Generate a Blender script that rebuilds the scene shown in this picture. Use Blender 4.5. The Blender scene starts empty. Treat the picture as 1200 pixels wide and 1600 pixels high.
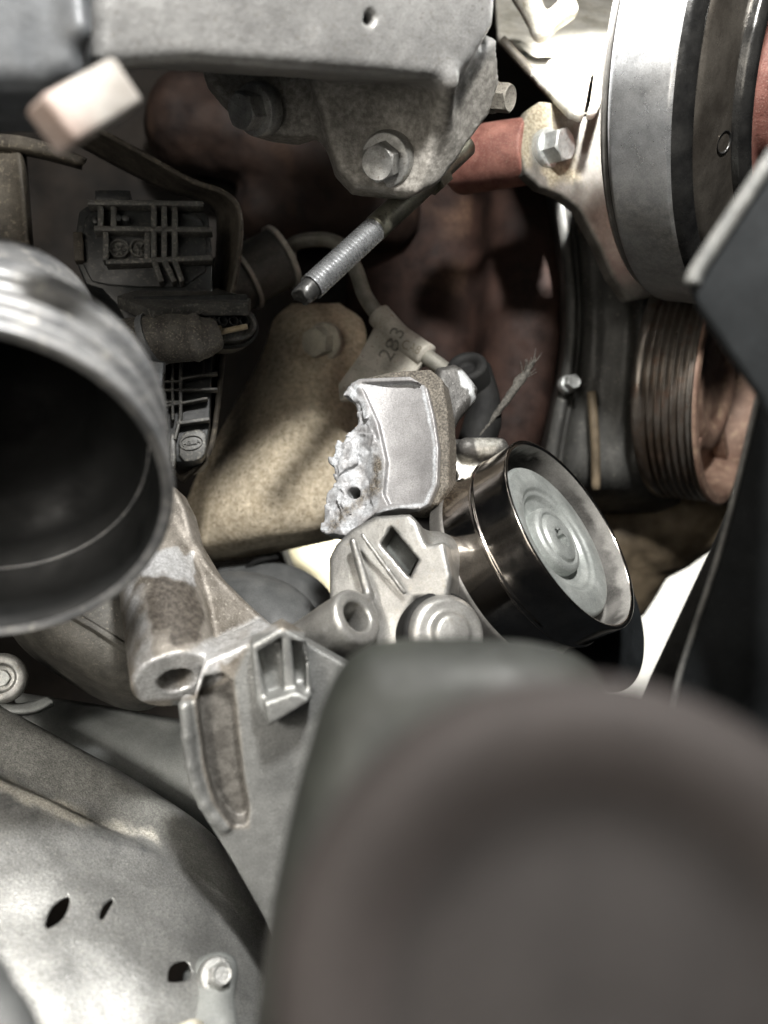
import bpy, bmesh, math, random
import numpy as np
from mathutils import Vector
from mathutils.geometry import tessellate_polygon

# ------------------------------------------------------------------ camera
FPX = 1300.0                      # focal length in pixels of the 1200x1600 photograph
sc = bpy.context.scene
col = sc.collection
cam_d = bpy.data.cameras.new('camera'); cam = bpy.data.objects.new('camera', cam_d); col.objects.link(cam)
cam_d.sensor_fit = 'VERTICAL'; cam_d.sensor_height = 36.0; cam_d.lens = FPX/1600*36.0
cam.rotation_euler = (math.radians(90), 0, 0)
cam_d.clip_start = 0.005; cam_d.clip_end = 20
cam_d.dof.use_dof = True; cam_d.dof.focus_distance = 0.275; cam_d.dof.aperture_fstop = cam_d.lens/3.7
sc.camera = cam

# ------------------------------------------------------------------ world, lamps, exposure
wd = bpy.data.worlds.new('World'); sc.world = wd; wd.use_nodes = True
bg = wd.node_tree.nodes['Background']; bg.inputs[0].default_value = (.80, .90, 1.0, 1); bg.inputs[1].default_value = .010
def lamp(name, kind, loc, target, power, color, size=.1, size_y=None, angle=60, blend=.5):
    d = bpy.data.lights.new(name, kind); d.energy = power; d.color = color
    if kind == 'AREA':
        d.size = size
        if size_y: d.shape = 'RECTANGLE'; d.size_y = size_y
    else:
        d.shadow_soft_size = size
        if kind == 'SPOT': d.spot_size = math.radians(angle); d.spot_blend = blend
    o = bpy.data.objects.new(name, d); col.objects.link(o)
    o.location = [c*.01 for c in loc]
    v = Vector(target)-Vector(loc); o.rotation_euler = v.to_track_quat('-Z', 'Y').to_euler()
    return o
LAMPS = True
lamp('work_lamp', 'SPOT', (8.5, 15, 30), (10.9, 33, 19.0), 95, (1, .985, .96), .012, angle=27, blend=.8)
lamp('pulley_glare_spot', 'SPOT', (2.2, 23, 33), (9.2, 25, 18.5), 115, (1, .985, .96), .02, angle=30, blend=.6)  # added spot, placed to throw glare on the damper's upper side
lamp('fill_lamp', 'AREA', (-17, -8, 6), (-3, 30, 2), .72, (1, .93, .83), .24)
lamp('inspection_lamp', 'AREA', (5, -6, 28), (0, 28, 0), 4.0, (1, .98, .95), .04)
lamp('left_lamp', 'SPOT', (-18, -8, 4), (-7, 22, -13), 6.0, (1, .95, .88), .03, angle=46, blend=.9)
lamp('floor_lamp', 'AREA', (14, 62, 12), (14, 95, -10), 8.5, (1, .97, .92), .2)
vs = sc.view_settings
sc.display_settings.display_device = 'sRGB'
vs.view_transform = 'Standard'; vs.look = 'None'; vs.exposure = 0; vs.gamma = 1; vs.use_curve_mapping = False
sc.cycles.use_denoising = True
sc.cycles.max_bounces = 8

# ------------------------------------------------------------------ basic maths (all in centimetres, camera at 0,0,0 looking +Y)
def A(*v): return np.array(v, dtype=np.float64)
def unit(v): v = np.asarray(v, float); return v/np.linalg.norm(v)
def P(px, py, d): return A((px-600)/FPX*d, d, (800-py)/FPX*d)
def px_of(V): return 600+V[:, 0]/V[:, 1]*FPX, 800-V[:, 2]/V[:, 1]*FPX
def frame(n):
    n = unit(n); a = A(0, 0, 1) if abs(n[2]) < .9 else A(1, 0, 0)
    u = unit(np.cross(a, n)); v = np.cross(n, u); return u, v, n
def on_plane(px, py, o, n):
    r = P(px, py, 1.0); return r*(np.dot(o, n)/np.dot(r, n))
_rs = np.random.RandomState(7); _H = _rs.rand(4096).astype(np.float32)
def vnoise(p):
    p = np.asarray(p, np.float32); i = np.floor(p).astype(np.int64); f = p-i; f = f*f*(3-2*f)
    def h(a, b, c): return _H[((i[:, 0]+a)*73856093 ^ (i[:, 1]+b)*19349663 ^ (i[:, 2]+c)*83492791) & 4095]
    x, y, z = f[:, 0], f[:, 1], f[:, 2]
    c0 = (h(0,0,0)*(1-x)+h(1,0,0)*x)*(1-y)+(h(0,1,0)*(1-x)+h(1,1,0)*x)*y
    c1 = (h(0,0,1)*(1-x)+h(1,0,1)*x)*(1-y)+(h(0,1,1)*(1-x)+h(1,1,1)*x)*y
    return (c0*(1-z)+c1*z)*2-1
def fbm(p, s, o=3):
    r = 0; a = 1; t = 0
    for k in range(o): r = r+a*vnoise(np.asarray(p)*(s*2**k)+17.3*k); t += a; a *= .5
    return r/t
def poly2d(poly, x, y):
    n = len(poly); d = np.full(x.shape, 1e9, np.float64); ins = np.zeros(x.shape, bool)
    for i in range(n):
        ax, ay = poly[i]; bx, by = poly[(i+1) % n]
        ex, ey = bx-ax, by-ay; wx, wy = x-ax, y-ay
        t = np.clip((wx*ex+wy*ey)/(ex*ex+ey*ey+1e-12), 0, 1)
        d = np.minimum(d, (wx-ex*t)**2+(wy-ey*t)**2)
        if ay != by:
            c = ((ay > y) != (by > y)) & (x < ex*(y-ay)/ey+ax); ins ^= c
    d = np.sqrt(d); return np.where(ins, -d, d)
def smooth_poly(pts, it=2, closed=True):
    p = [tuple(q) for q in pts]
    for _ in range(it):
        o = []; n = len(p)
        for i in range(n if closed else n-1):
            a = np.array(p[i]); b = np.array(p[(i+1) % n]); o += [tuple(a*.75+b*.25), tuple(a*.25+b*.75)]
        if not closed: o = [p[0]]+o[1:-1]+[p[-1]]
        p = o
    return p
def facets(p, s):
    """piecewise flat broken-metal relief"""
    q = np.asarray(p, float)*s; i = np.floor(q).astype(np.int64); best = np.full(len(q), 1e9); out = np.zeros(len(q))
    for a in (-1, 0, 1):
        for b in (-1, 0, 1):
            for c in (-1, 0, 1):
                k = (((i[:, 0]+a)*73856093) ^ ((i[:, 1]+b)*19349663) ^ ((i[:, 2]+c)*83492791)) & 4095
                ctr = np.stack([i[:, 0]+a+_H[k], i[:, 1]+b+_H[(k*7+1) & 4095], i[:, 2]+c+_H[(k*13+5) & 4095]], 1); d = q-ctr; dd = (d*d).sum(1)
                g = np.stack([_H[(k*3+2) & 4095], _H[(k*5+9) & 4095], _H[(k*11+4) & 4095]], 1)-.5
                v = _H[(k*17+3) & 4095]-.5+(g*d).sum(1)*1.6; m = dd < best; best[m] = dd[m]; out[m] = v[m]
    return out
def mask_px(V, poly, soft=4, amp=0, s=4):
    x, y = px_of(V); d = poly2d(poly, x, y)
    if amp: d = d+amp*fbm(V, s, 4)
    return np.clip(.5-d/soft, 0, 1)

# ------------------------------------------------------------------ signed-distance solids -> mesh (castings)
class S:
    def __init__(s, f, lo, hi): s.f = f; s.lo = np.asarray(lo, float); s.hi = np.asarray(hi, float)
def _bb(pts, pad=0): a = np.array(pts); return a.min(0)-pad, a.max(0)+pad
def prism(poly, o, n, th, r=.05, fr=0):
    """polygon seen at these photo pixels, lying on the plane (o, n), th cm thick behind it"""
    o = np.asarray(o, float); n = unit(n)
    if np.dot(n, o) > 0: pass
    u, v, n = frame(n)
    W = [on_plane(x, y, o, n) for x, y in poly]
    q = [(np.dot(w-o, u), np.dot(w-o, v)) for w in W]
    o = o+n*fr; th = th+fr; W = [w+n*fr for w in W]
    def f(p):
        e = p-o; d = poly2d(q, e@u, e@v)+r; w = np.abs(e@n+th/2)-th/2+r
        return np.minimum(np.maximum(d, w), 0)+np.hypot(np.maximum(d, 0), np.maximum(w, 0))-r
    lo, hi = _bb(W+[w-n*th for w in W]); return S(f, lo, hi)
def cyl(a, b, r, r2=None, rd=.05):
    a = np.asarray(a, float); b = np.asarray(b, float); L = np.linalg.norm(b-a); n = (b-a)/L; r2 = r if r2 is None else r2
    def f(p):
        e = p-a; t = e@n; q = np.linalg.norm(e-t[:, None]*n, axis=1)
        d = q-(r+(r2-r)*np.clip(t/L, 0, 1))+rd; w = np.abs(t-L/2)-L/2+rd
        return np.minimum(np.maximum(d, w), 0)+np.hypot(np.maximum(d, 0), np.maximum(w, 0))-rd
    return S(f, *_bb([a, b], max(r, r2)))
def cap(a, b, r, r2=None):
    a = np.asarray(a, float); b = np.asarray(b, float); r2 = r if r2 is None else r2; e0 = b-a; L2 = e0@e0
    def f(p):
        e = p-a; t = np.clip(e@e0/L2, 0, 1); return np.linalg.norm(e-t[:, None]*e0, axis=1)-(r+(r2-r)*t)
    return S(f, *_bb([a, b], max(r, r2)))
def ball(c, r, sx=(1, 1, 1)):
    c = np.asarray(c, float); sx = np.asarray(sx, float)
    return S(lambda p: (np.linalg.norm((p-c)/sx, axis=1)-r)*sx.min(), c-r*sx, c+r*sx)
def _smin(a, b, k):
    if k <= 0: return np.minimum(a, b)
    h = np.maximum(k-np.abs(a-b), 0)/k; return np.minimum(a, b)-h*h*k*.25
def U(*ss, k=.15):
    def f(p):
        d = ss[0].f(p)
        for s in ss[1:]: d = _smin(d, s.f(p), k)
        return d
    return S(f, np.min([s.lo for s in ss], 0), np.max([s.hi for s in ss], 0))
def D(a, *bs, k=.06):
    def f(p):
        d = a.f(p)
        for b in bs: d = -_smin(-d, b.f(p), k)
        return d
    return S(f, a.lo, a.hi)
def I(a, b, k=.05): return S(lambda p: -_smin(-a.f(p), -b.f(p), k), a.lo, a.hi)
def rough(a, amp, s, o=3): return S(lambda p: a.f(p)+amp*fbm(p, s, o), a.lo-amp, a.hi+amp)
def disp(a, g): return S(lambda p: a.f(p)+g(p), a.lo, a.hi)

def mesh_sdf(s, h=.09, project=2):
    lo = s.lo-3*h; hi = s.hi+3*h
    n = np.ceil((hi-lo)/h).astype(int); B = 4; nb = n//B+1; n = nb*B+1
    gc = np.stack(np.meshgrid(*[np.arange(m)*B*h+B*h/2 for m in nb], indexing='ij'), -1).reshape(-1, 3)+lo
    fc = s.f(gc).astype(np.float32); act = np.abs(fc) < B*h*1.9
    F = np.repeat(np.repeat(np.repeat(fc.reshape(nb), B, 0), B, 1), B, 2)
    F = np.pad(F, ((0, 1),)*3, mode='edge')
    ib = np.argwhere(act.reshape(nb)); off = np.stack(np.meshgrid(*[np.arange(B+1)]*3, indexing='ij'), -1).reshape(-1, 3)
    for c in range(0, len(ib), 3000):
        I3 = (ib[c:c+3000, None, :]*B+off[None]).reshape(-1, 3)
        F[I3[:, 0], I3[:, 1], I3[:, 2]] = s.f(I3*h+lo)
    s0 = F < 0
    cs = np.zeros(np.array(F.shape)-1, np.int8)
    for a in (0, 1):
        for b in (0, 1):
            for c in (0, 1): cs += s0[a:F.shape[0]-1+a, b:F.shape[1]-1+b, c:F.shape[2]-1+c]
    cells = np.argwhere((cs > 0) & (cs < 8)); idx = np.full(cs.shape, -1, np.int64); idx[tuple(cells.T)] = np.arange(len(cells))
    acc = np.zeros((len(cells), 3)); cnt = np.zeros(len(cells))
    cr = [(a, b, c) for a in (0, 1) for b in (0, 1) for c in (0, 1)]
    for i, a in enumerate(cr):
        for b in cr[i+1:]:
            if sum(abs(a[k]-b[k]) for k in range(3)) != 1: continue
            fa = F[tuple((cells+a).T)]; fb = F[tuple((cells+b).T)]; m = (fa < 0) != (fb < 0)
            t = np.where(m, fa/(fa-fb+1e-12), 0)[:, None]
            acc += np.where(m[:, None], np.array(a)+(np.array(b)-np.array(a))*t, 0); cnt += m
    V = (cells+acc/cnt[:, None])*h+lo
    Q = []
    for ax in range(3):
        o1, o2 = [(1, 2), (2, 0), (0, 1)][ax]
        sl0 = [slice(None)]*3; sl1 = [slice(None)]*3; sl0[ax] = slice(0, -1); sl1[ax] = slice(1, None)
        a = s0[tuple(sl0)]; b = s0[tuple(sl1)]; e = np.argwhere(a != b)
        ok = (e[:, o1] > 0) & (e[:, o2] > 0) & (e[:, o1] < F.shape[o1]-1) & (e[:, o2] < F.shape[o2]-1); e = e[ok]
        def cid(d1, d2): g = e.copy(); g[:, o1] += d1; g[:, o2] += d2; return idx[tuple(g.T)]
        q = np.stack([cid(-1, -1), cid(0, -1), cid(0, 0), cid(-1, 0)], 1)
        fl = ~a[tuple(e.T)]; q[fl] = q[fl][:, ::-1]; Q.append(q)
    Q = np.concatenate(Q); Q = Q[(Q >= 0).all(1)]
    e = h*.3
    for _ in range(project):
        f0 = s.f(V); g = np.stack([s.f(V+np.eye(3)[k]*e)-f0 for k in range(3)], 1)/e
        st = np.clip(f0/np.maximum((g*g).sum(1), .2), -h*.6, h*.6); V = V-g*st[:, None]
    return V, Q

# ------------------------------------------------------------------ linking
def _root(o):
    return np.array(o['_loc'])
def mk(name, V, F, mat, parent=None, smooth=True, attrs=None, bevel=0, sharp=None, loc=None):
    V = np.asarray(V, float)
    if parent is None: base = V.mean(0) if loc is None else np.asarray(loc, float)
    else: base = _root(parent)
    me = bpy.data.meshes.new(name)
    X = (V-base)*.01
    if isinstance(F, np.ndarray):
        k = F.shape[1]; me.vertices.add(len(X)); me.vertices.foreach_set('co', X.astype(np.float32).ravel())
        me.loops.add(F.size); me.loops.foreach_set('vertex_index', F.astype(np.int32).ravel())
        me.polygons.add(len(F)); me.polygons.foreach_set('loop_start', np.arange(0, F.size, k, dtype=np.int32))
        me.update(calc_edges=True); me.validate()
    else:
        me.from_pydata(X.tolist(), [], [list(map(int, f)) for f in F]); me.update()
        bm = bmesh.new(); bm.from_mesh(me); bmesh.ops.recalc_face_normals(bm, faces=bm.faces); bm.to_mesh(me); bm.free()
    if smooth: me.polygons.foreach_set('use_smooth', [True]*len(me.polygons))
    if sharp is not None:
        try: me.set_sharp_from_angle(angle=math.radians(sharp))
        except Exception: pass
    for k, v in (attrs or {}).items():
        a = me.attributes.new(k, 'FLOAT', 'POINT'); a.data.foreach_set('value', np.asarray(v, np.float32))
    o = bpy.data.objects.new(name, me); col.objects.link(o); me.materials.append(mat)
    o['_loc'] = base.tolist()
    if parent is None: o.location = base*.01
    else: o.parent = parent
    if bevel:
        b = o.modifiers.new('b', 'BEVEL'); b.width = bevel*.01; b.segments = 2; b.limit_method = 'ANGLE'; b.angle_limit = math.radians(35)
        b.harden_normals = False
    return o
def cast(name, s, mat, parent=None, h=.09, attrs=None, loc=None):
    V, Q = mesh_sdf(s, h)
    at = {k: fn(V) for k, fn in (attrs or {}).items()}
    return mk(name, V, Q, mat, parent, attrs=at, loc=loc)
def thing(name, label, cat, loc, group=None):
    o = bpy.data.objects.new(name, None); col.objects.link(o); o.empty_display_size = .01
    loc = np.asarray(loc, float); o.location = loc*.01; o['_loc'] = loc.tolist()
    return tag(o, label, cat, group)
def tag(o, label=None, cat=None, group=None, kind=None):
    if label: o['label'] = label
    if cat: o['category'] = cat
    if group: o['group'] = group
    if kind: o['kind'] = kind
    return o
# ------------------------------------------------------------------ shapes
def lathe(prof, c, n, seg=96, closed=False, wob=0):
    u, v, n = frame(n); c = np.asarray(c, float); V = []; F = []; m = len(prof)
    for i in range(seg):
        a = 2*math.pi*i/seg; d = u*math.cos(a)+v*math.sin(a)
        for t, r in prof: V.append(c+n*t+d*max(r, 1e-4))
    for i in range(seg):
        j = (i+1) % seg
        for k in range(m if closed else m-1):
            l = (k+1) % m; F.append((i*m+k, j*m+k, j*m+l, i*m+l))
    return np.array(V), F
def rprof(pts, r=.06, seg=3):
    """round the corners of a lathe profile"""
    o = [pts[0]]
    for i in range(1, len(pts)-1):
        a, b, c = map(np.array, (pts[i-1], pts[i], pts[i+1]))
        la, lc = np.linalg.norm(a-b), np.linalg.norm(c-b)
        if la < 1e-6 or lc < 1e-6: continue
        k = min(r, la*.45, lc*.45); p = b+(a-b)/la*k; q = b+(c-b)/lc*k
        for s_ in range(seg+1):
            t = s_/seg; o.append(tuple((1-t)**2*p+2*t*(1-t)*b+t*t*q))
    return o+[pts[-1]]
def crom(pts, sub):
    p = np.array(pts, float); p = np.vstack([2*p[0]-p[1], p, 2*p[-1]-p[-2]]); o = []
    for i in range(1, len(p)-2):
        for k in range(sub):
            t = k/sub; o.append(.5*((2*p[i])+(-p[i-1]+p[i+1])*t+(2*p[i-1]-5*p[i]+4*p[i+1]-p[i+2])*t*t+(-p[i-1]+3*p[i]-3*p[i+1]+p[i+2])*t**3))
    o.append(p[-2]); return np.array(o)
def tube(pts, r, seg=20, sub=8, prof=None):
    c = crom(pts, sub) if sub > 1 else np.array(pts, float); n = len(c)
    rr = np.interp(np.linspace(0, 1, n), np.linspace(0, 1, len(r)), r) if hasattr(r, '__len__') else np.full(n, r)
    T = np.gradient(c, axis=0); T /= np.linalg.norm(T, axis=1)[:, None]
    u = unit(np.cross(T[0], A(.3, .2, .93))); V = []; F = []
    for i in range(n):
        u = unit(u-T[i]*np.dot(u, T[i])); v = np.cross(T[i], u)
        for k in range(seg):
            a = 2*math.pi*k/seg; V.append(c[i]+(u*math.cos(a)+v*math.sin(a))*rr[i])
    for i in range(n-1):
        for k in range(seg):
            l = (k+1) % seg; F.append((i*seg+k, i*seg+l, (i+1)*seg+l, (i+1)*seg+k))
    F.append(tuple(range(seg))[::-1]); F.append(tuple((n-1)*seg+k for k in range(seg)))
    return np.array(V), F
def loft(rows, su=6, sv=6, th=.1, bump=None):
    """thick curved sheet through rows of points"""
    g = np.array([crom(r, su) for r in rows]); g = np.array([crom(g[:, j], sv) for j in range(g.shape[1])]).transpose(1, 0, 2)
    nu, nv = g.shape[:2]
    if bump is not None: g = bump(g.reshape(-1, 3)).reshape(nu, nv, 3)
    du = np.gradient(g, axis=0); dv = np.gradient(g, axis=1); N = np.cross(du, dv); N /= np.linalg.norm(N, axis=2)[:, :, None]+1e-9
    if (N[nu//2, nv//2]@g[nu//2, nv//2]) < 0: N = -N       # away from the camera
    V = np.concatenate([g.reshape(-1, 3), (g+N*th).reshape(-1, 3)]); m = nu*nv; F = []
    for i in range(nu-1):
        for j in range(nv-1):
            a = i*nv+j; F.append((a, a+1, a+nv+1, a+nv)); F.append((m+a, m+a+nv, m+a+nv+1, m+a+1))
    for i in range(nu-1):
        for a in (i*nv, i*nv+nv-1): F.append((a, a+nv, m+a+nv, m+a))
    for j in range(nv-1):
        for a in (j, (nu-1)*nv+j): F.append((a, a+1, m+a+1, m+a))
    return V, F
def plate(poly, o, n, th):
    """flat polygon at these photo pixels on plane (o,n), th thick behind it"""
    n = unit(n); W = [on_plane(x, y, o, n) for x, y in poly]; m = len(W)
    V = W+[w-n*th for w in W]; F = [tuple(range(m)), tuple(range(2*m-1, m-1, -1))]
    for i in range(m): j = (i+1) % m; F.append((i, j, m+j, m+i))
    return np.array(V), F
def box(c, ax, hs):
    c = np.asarray(c, float); V = []
    for a in (-1, 1):
        for b in (-1, 1):
            for d in (-1, 1): V.append(c+ax[0]*hs[0]*a+ax[1]*hs[1]*b+ax[2]*hs[2]*d)
    return np.array(V), [(0,1,3,2),(4,6,7,5),(0,4,5,1),(2,3,7,6),(0,2,6,4),(1,5,7,3)]
def join(*vf):
    V = []; F = []; k = 0
    for v, f in vf: V.append(np.asarray(v)); F += [tuple(i+k for i in q) for q in f]; k += len(v)
    return np.concatenate(V), F
def hexprof(c, n, af, h, roll=0, cham=.12, dish=0):
    """hex head with turned chamfer"""
    u, v, n = frame(n); c = np.asarray(c, float); R = af/math.sqrt(3); seg = 48; V = []; F = []
    def hr(a): b = (a % (math.pi/3))-math.pi/6; return af/2/math.cos(b)
    rings = []
    for i in range(seg):
        a = 2*math.pi*i/seg; d = u*math.cos(a+roll)+v*math.sin(a+roll); r = hr(a); ex = (r-af/2)
        V += [c+d*r, c+n*(h-ex*.75-.02)+d*r, c+n*h+d*(af/2-.015), c+n*(h-dish)+d*(af/2*.72), c+n*(h-dish)+d*1e-4]
    for i in range(seg):
        j = (i+1) % seg
        for k in range(4): F.append((i*5+k, j*5+k, j*5+k+1, i*5+k+1))
    return np.array(V), F
def bolt(parent, c, n, af, h, mat, wr=0, wt=.18, roll=0, wmat=None, dish=.03):
    """bolt head on parent, with a washer flange as its sub-part"""
    n = unit(n); c = np.asarray(c, float)
    o = mk('bolt', *hexprof(c+n*(wt*.95 if wr else 0), n, af, h, roll, dish=dish), mat, parent, sharp=28)
    if wr:
        pr = rprof([(-.3, .2), (-.3, wr*.98), (0, wr), (wt, wr*.93), (wt*1.02, 0)], .05)
        mk('washer', *lathe(pr, c, n, 48), wmat or mat, o, sharp=40)
    return o
def cut(o, *cutters):
    """subtract closed meshes from o, baked into its mesh"""
    for V, F in cutters:
        me = bpy.data.meshes.new('c'); me.from_pydata((V*.01).tolist(), [], [list(f) for f in F])
        bm = bmesh.new(); bm.from_mesh(me); bmesh.ops.recalc_face_normals(bm, faces=bm.faces); bm.to_mesh(me); bm.free()
        c = bpy.data.objects.new('c', me); col.objects.link(c)
        m = o.modifiers.new('x', 'BOOLEAN'); m.operation = 'DIFFERENCE'; m.solver = 'EXACT'; m.object = c
        bpy.context.view_layer.update()
        dg = bpy.context.evaluated_depsgraph_get(); nm = bpy.data.meshes.new_from_object(o.evaluated_get(dg))
        o.modifiers.clear(); o.data = nm; bpy.data.objects.remove(c)
_bv = {}
def lettering(name, txt, c, u, n, size, mat, parent, ex=.01, onto=None):
    """raised lettering: centre c, reading direction u, facing n"""
    cu = bpy.data.curves.new(name, 'FONT'); cu.body = txt; cu.size = size; cu.extrude = ex; cu.align_x = 'CENTER'; cu.align_y = 'CENTER'
    t = bpy.data.objects.new('t', cu); col.objects.link(t); bpy.context.view_layer.update()
    me = bpy.data.meshes.new_from_object(t.evaluated_get(bpy.context.evaluated_depsgraph_get())); bpy.data.objects.remove(t)
    n = unit(n); u = unit(np.asarray(u)-n*np.dot(u, n)); v = np.cross(n, u)
    V = np.array([c+u*q.co.x+v*q.co.y+n*q.co.z for q in me.vertices]); F = [tuple(p.vertices) for p in me.polygons]
    if onto:
        from mathutils.bvhtree import BVHTree
        for k in range(len(V)):
            hits = []
            for ob in onto:
                bt = BVHTree.FromPolygons([tuple(v.co) for v in ob.data.vertices], [tuple(p.vertices) for p in ob.data.polygons]) if ob.name not in _bv else _bv[ob.name]
                _bv[ob.name] = bt; w = (V[k]+n*2-_root(ob))*.01; h = bt.ray_cast(Vector(w), Vector(-n))
                if h[0] is not None: hits.append((h[3], np.array(h[0])*100+_root(ob)))
            if hits: V[k] = min(hits, key=lambda q: q[0])[1]+n*.02
    return mk(name, V, F, mat, parent, smooth=False)

# ------------------------------------------------------------------ materials
def mat(name, c1, c2, scale=150, metal=0., rough=(.5, .7), bump=.3, bscale=1500, bdist=.0002, speck=None, masks=(), lo=.35, hi=.65, aniso=None, coat=0, spec=.5, warp=0, grain=.22, stain=.16, lowb=.35):
    m = bpy.data.materials.new(name); m.use_nodes = True; nt = m.node_tree; N = nt.nodes; L = nt.links
    b = N['Principled BSDF']; tc = N.new('ShaderNodeTexCoord'); src = tc.outputs['Object']
    if aniso:
        mp = N.new('ShaderNodeMapping'); mp.inputs['Scale'].default_value = aniso; mp.vector_type = 'POINT'; L.new(src, mp.inputs[0]); src2 = mp.outputs[0]
    else: src2 = src
    def noise(s, d=6, r=.6, co=None, dist=0):
        n = N.new('ShaderNodeTexNoise'); n.inputs['Scale'].default_value = s; n.inputs['Detail'].default_value = d; n.inputs['Roughness'].default_value = r
        n.inputs['Distortion'].default_value = dist; L.new(co or src2, n.inputs['Vector']); return n.outputs['Fac']
    def mix(f, a, c, t='RGBA'):
        x = N.new('ShaderNodeMix'); x.data_type = t
        k = {'RGBA': (6, 7, 2), 'FLOAT': (2, 3, 0)}[t]
        for s_, val in ((0, f), (k[0], a), (k[1], c)):
            if hasattr(val, 'node'): L.new(val, x.inputs[s_])
            else: x.inputs[s_].default_value = (*val, 1) if isinstance(val, tuple) else val
        return x.outputs[k[2]]
    def ramp(f, a, c):
        r = N.new('ShaderNodeMapRange'); r.inputs[1].default_value = a; r.inputs[2].default_value = c; r.clamp = True; L.new(f, r.inputs[0]); return r.outputs[0]
    n1 = noise(scale, dist=warp); c = mix(ramp(n1, lo, hi), c1, c2)
    ro = mix(ramp(noise(scale*2.3), .3, .7), rough[0], rough[1], 'FLOAT'); me_ = metal; 
    if speck:
        for (sc_, ss, th, wd_) in speck:
            c = mix(ramp(noise(ss*2.1, 4, .6, src), th-.035, th+wd_*1.5), c, tuple(.2*a+.8*b for a, b in zip(c2, sc_)))
    if grain:
        g_ = N.new('ShaderNodeMapRange'); g_.inputs[1].default_value = .3; g_.inputs[2].default_value = .7; g_.inputs[3].default_value = 1-grain; g_.inputs[4].default_value = 1+grain; L.new(noise(2300, 3, .7, src), g_.inputs[0]); gr = g_.outputs[0]
    for (attr, mc, mm, mr) in masks:
        at = N.new('ShaderNodeAttribute'); at.attribute_name = attr; f = at.outputs['Fac']
        if isinstance(mc[0], tuple): mcol = mix(ramp(noise(mc[2] if len(mc) > 2 else 500, co=src), .4, .62), mc[0], mc[1])
        else: mcol = mc
        c = mix(f, c, mcol); ro = mix(f, ro, mr, 'FLOAT'); me_ = mix(f, me_, mm, 'FLOAT')
    if grain:
        vm = N.new('ShaderNodeVectorMath'); vm.operation = 'SCALE'; L.new(c, vm.inputs[0])
        s_ = N.new('ShaderNodeMapRange'); s_.inputs[1].default_value = .3; s_.inputs[2].default_value = .66; s_.inputs[3].default_value = 1-stain*1.3; s_.inputs[4].default_value = 1+stain*.5; L.new(noise(75, 5, .62, src, .8), s_.inputs[0])
        mm_ = N.new('ShaderNodeMath'); mm_.operation = 'MULTIPLY'; L.new(gr, mm_.inputs[0]); L.new(s_.outputs[0], mm_.inputs[1]); L.new(mm_.outputs[0], vm.inputs['Scale']); c = vm.outputs[0]
    L.new(c, b.inputs['Base Color']); L.new(ro, b.inputs['Roughness'])
    if hasattr(me_, 'node'): L.new(me_, b.inputs['Metallic'])
    else: b.inputs['Metallic'].default_value = me_
    b.inputs['Specular IOR Level'].default_value = spec
    if coat: b.inputs['Coat Weight'].default_value = coat; b.inputs['Coat Roughness'].default_value = .15
    if bump:
        bp = N.new('ShaderNodeBump'); bp.inputs['Strength'].default_value = bump; bp.inputs['Distance'].default_value = bdist
        x = N.new('ShaderNodeMath'); x.operation = 'ADD'; L.new(noise(bscale, 3, .6, src if not aniso else src2), x.inputs[0]); y_ = N.new('ShaderNodeMath'); y_.operation = 'MULTIPLY'; y_.inputs[1].default_value = lowb; L.new(noise(bscale*.22, 3, .6, src), y_.inputs[0]); L.new(y_.outputs[0], x.inputs[1])
        L.new(x.outputs[0], bp.inputs['Height']); L.new(bp.outputs[0], b.inputs['Normal'])
    return m

# ------------------------------------------------------------------ the materials of the place
DUST = (.34, .29, .20)
alu_rail = mat('cast aluminium rail', (.30, .29, .27), (.46, .45, .42), 60, .25, (.5, .7), .5, 900, .00025, speck=[((.10, .09, .07), 420, .60, .08)])
alu_lug = mat('dusty cast lug', (.17, .155, .125), (.30, .28, .24), 90, .25, (.5, .7), .9, 1100, .0003, speck=[((.05, .042, .033), 700, .57, .08)])
dark_cast = mat('dark blurred casting', (.05, .055, .06), (.11, .115, .12), 60, .3, (.4, .6), .4, 900)
pale_tab = mat('pale zinc tab', (.30, .275, .245), (.42, .40, .37), 110, .2, (.4, .6), .3, 800, masks=[('rust', (.36, .17, .12), 0, .7)])
zinc_dull = mat('dull zinc bolt', (.24, .24, .23), (.46, .46, .44), 260, .65, (.35, .6), .5, 1300, .0002, speck=[((.12, .09, .07), 500, .60, .07)])
zinc_clean = mat('clean zinc bolt', (.45, .47, .46), (.66, .68, .66), 300, .6, (.3, .5), .4, 1600, .0002, speck=[((.20, .12, .08), 350, .64, .05)])
bolt_dust = mat('dusted bolt', (.44, .41, .33), (.60, .57, .47), 200, .1, (.6, .8), .4, 1200)
steel_pipe = mat('steel air pipe', (.17, .175, .18), (.33, .33, .325), 110, .5, (.36, .56), .35, 500, .0003, aniso=(1, 1, 3), speck=[((.62, .60, .55), 160, .60, .10)])
pipe_inside = mat('shaded pipe inside', (.003, .0035, .0035), (.007, .0075, .0075), 60, 0, (.5, .75), .3, 700, spec=.25)  # near black stands in for the shade inside the mouth
plastic = mat('black moulded plastic', (.010, .0115, .012), (.023, .025, .025), 120, 0, (.35, .55), .35, 1500, .0002, speck=[((.13, .12, .10), 330, .60, .12)], spec=.6)
plastic_dusty = mat('dusted black plastic', (.036, .037, .035), (.085, .084, .077), 90, 0, (.45, .65), .5, 1500, .0002, speck=[((.24, .225, .19), 420, .55, .12)], spec=.6)
tape = mat('grey harness tape', (.075, .070, .063), (.17, .16, .142), 240, 0, (.5, .7), .8, 1800, .0003, speck=[((.40, .36, .28), 600, .58, .08)])
ziptie = mat('grey cable tie', (.16, .17, .18), (.24, .25, .26), 200, 0, (.3, .45), .1, 1200)
wire_tan = mat('tan wire', (.34, .27, .17), (.45, .37, .25), 300, 0, (.5, .6), .3, 1500)
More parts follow.
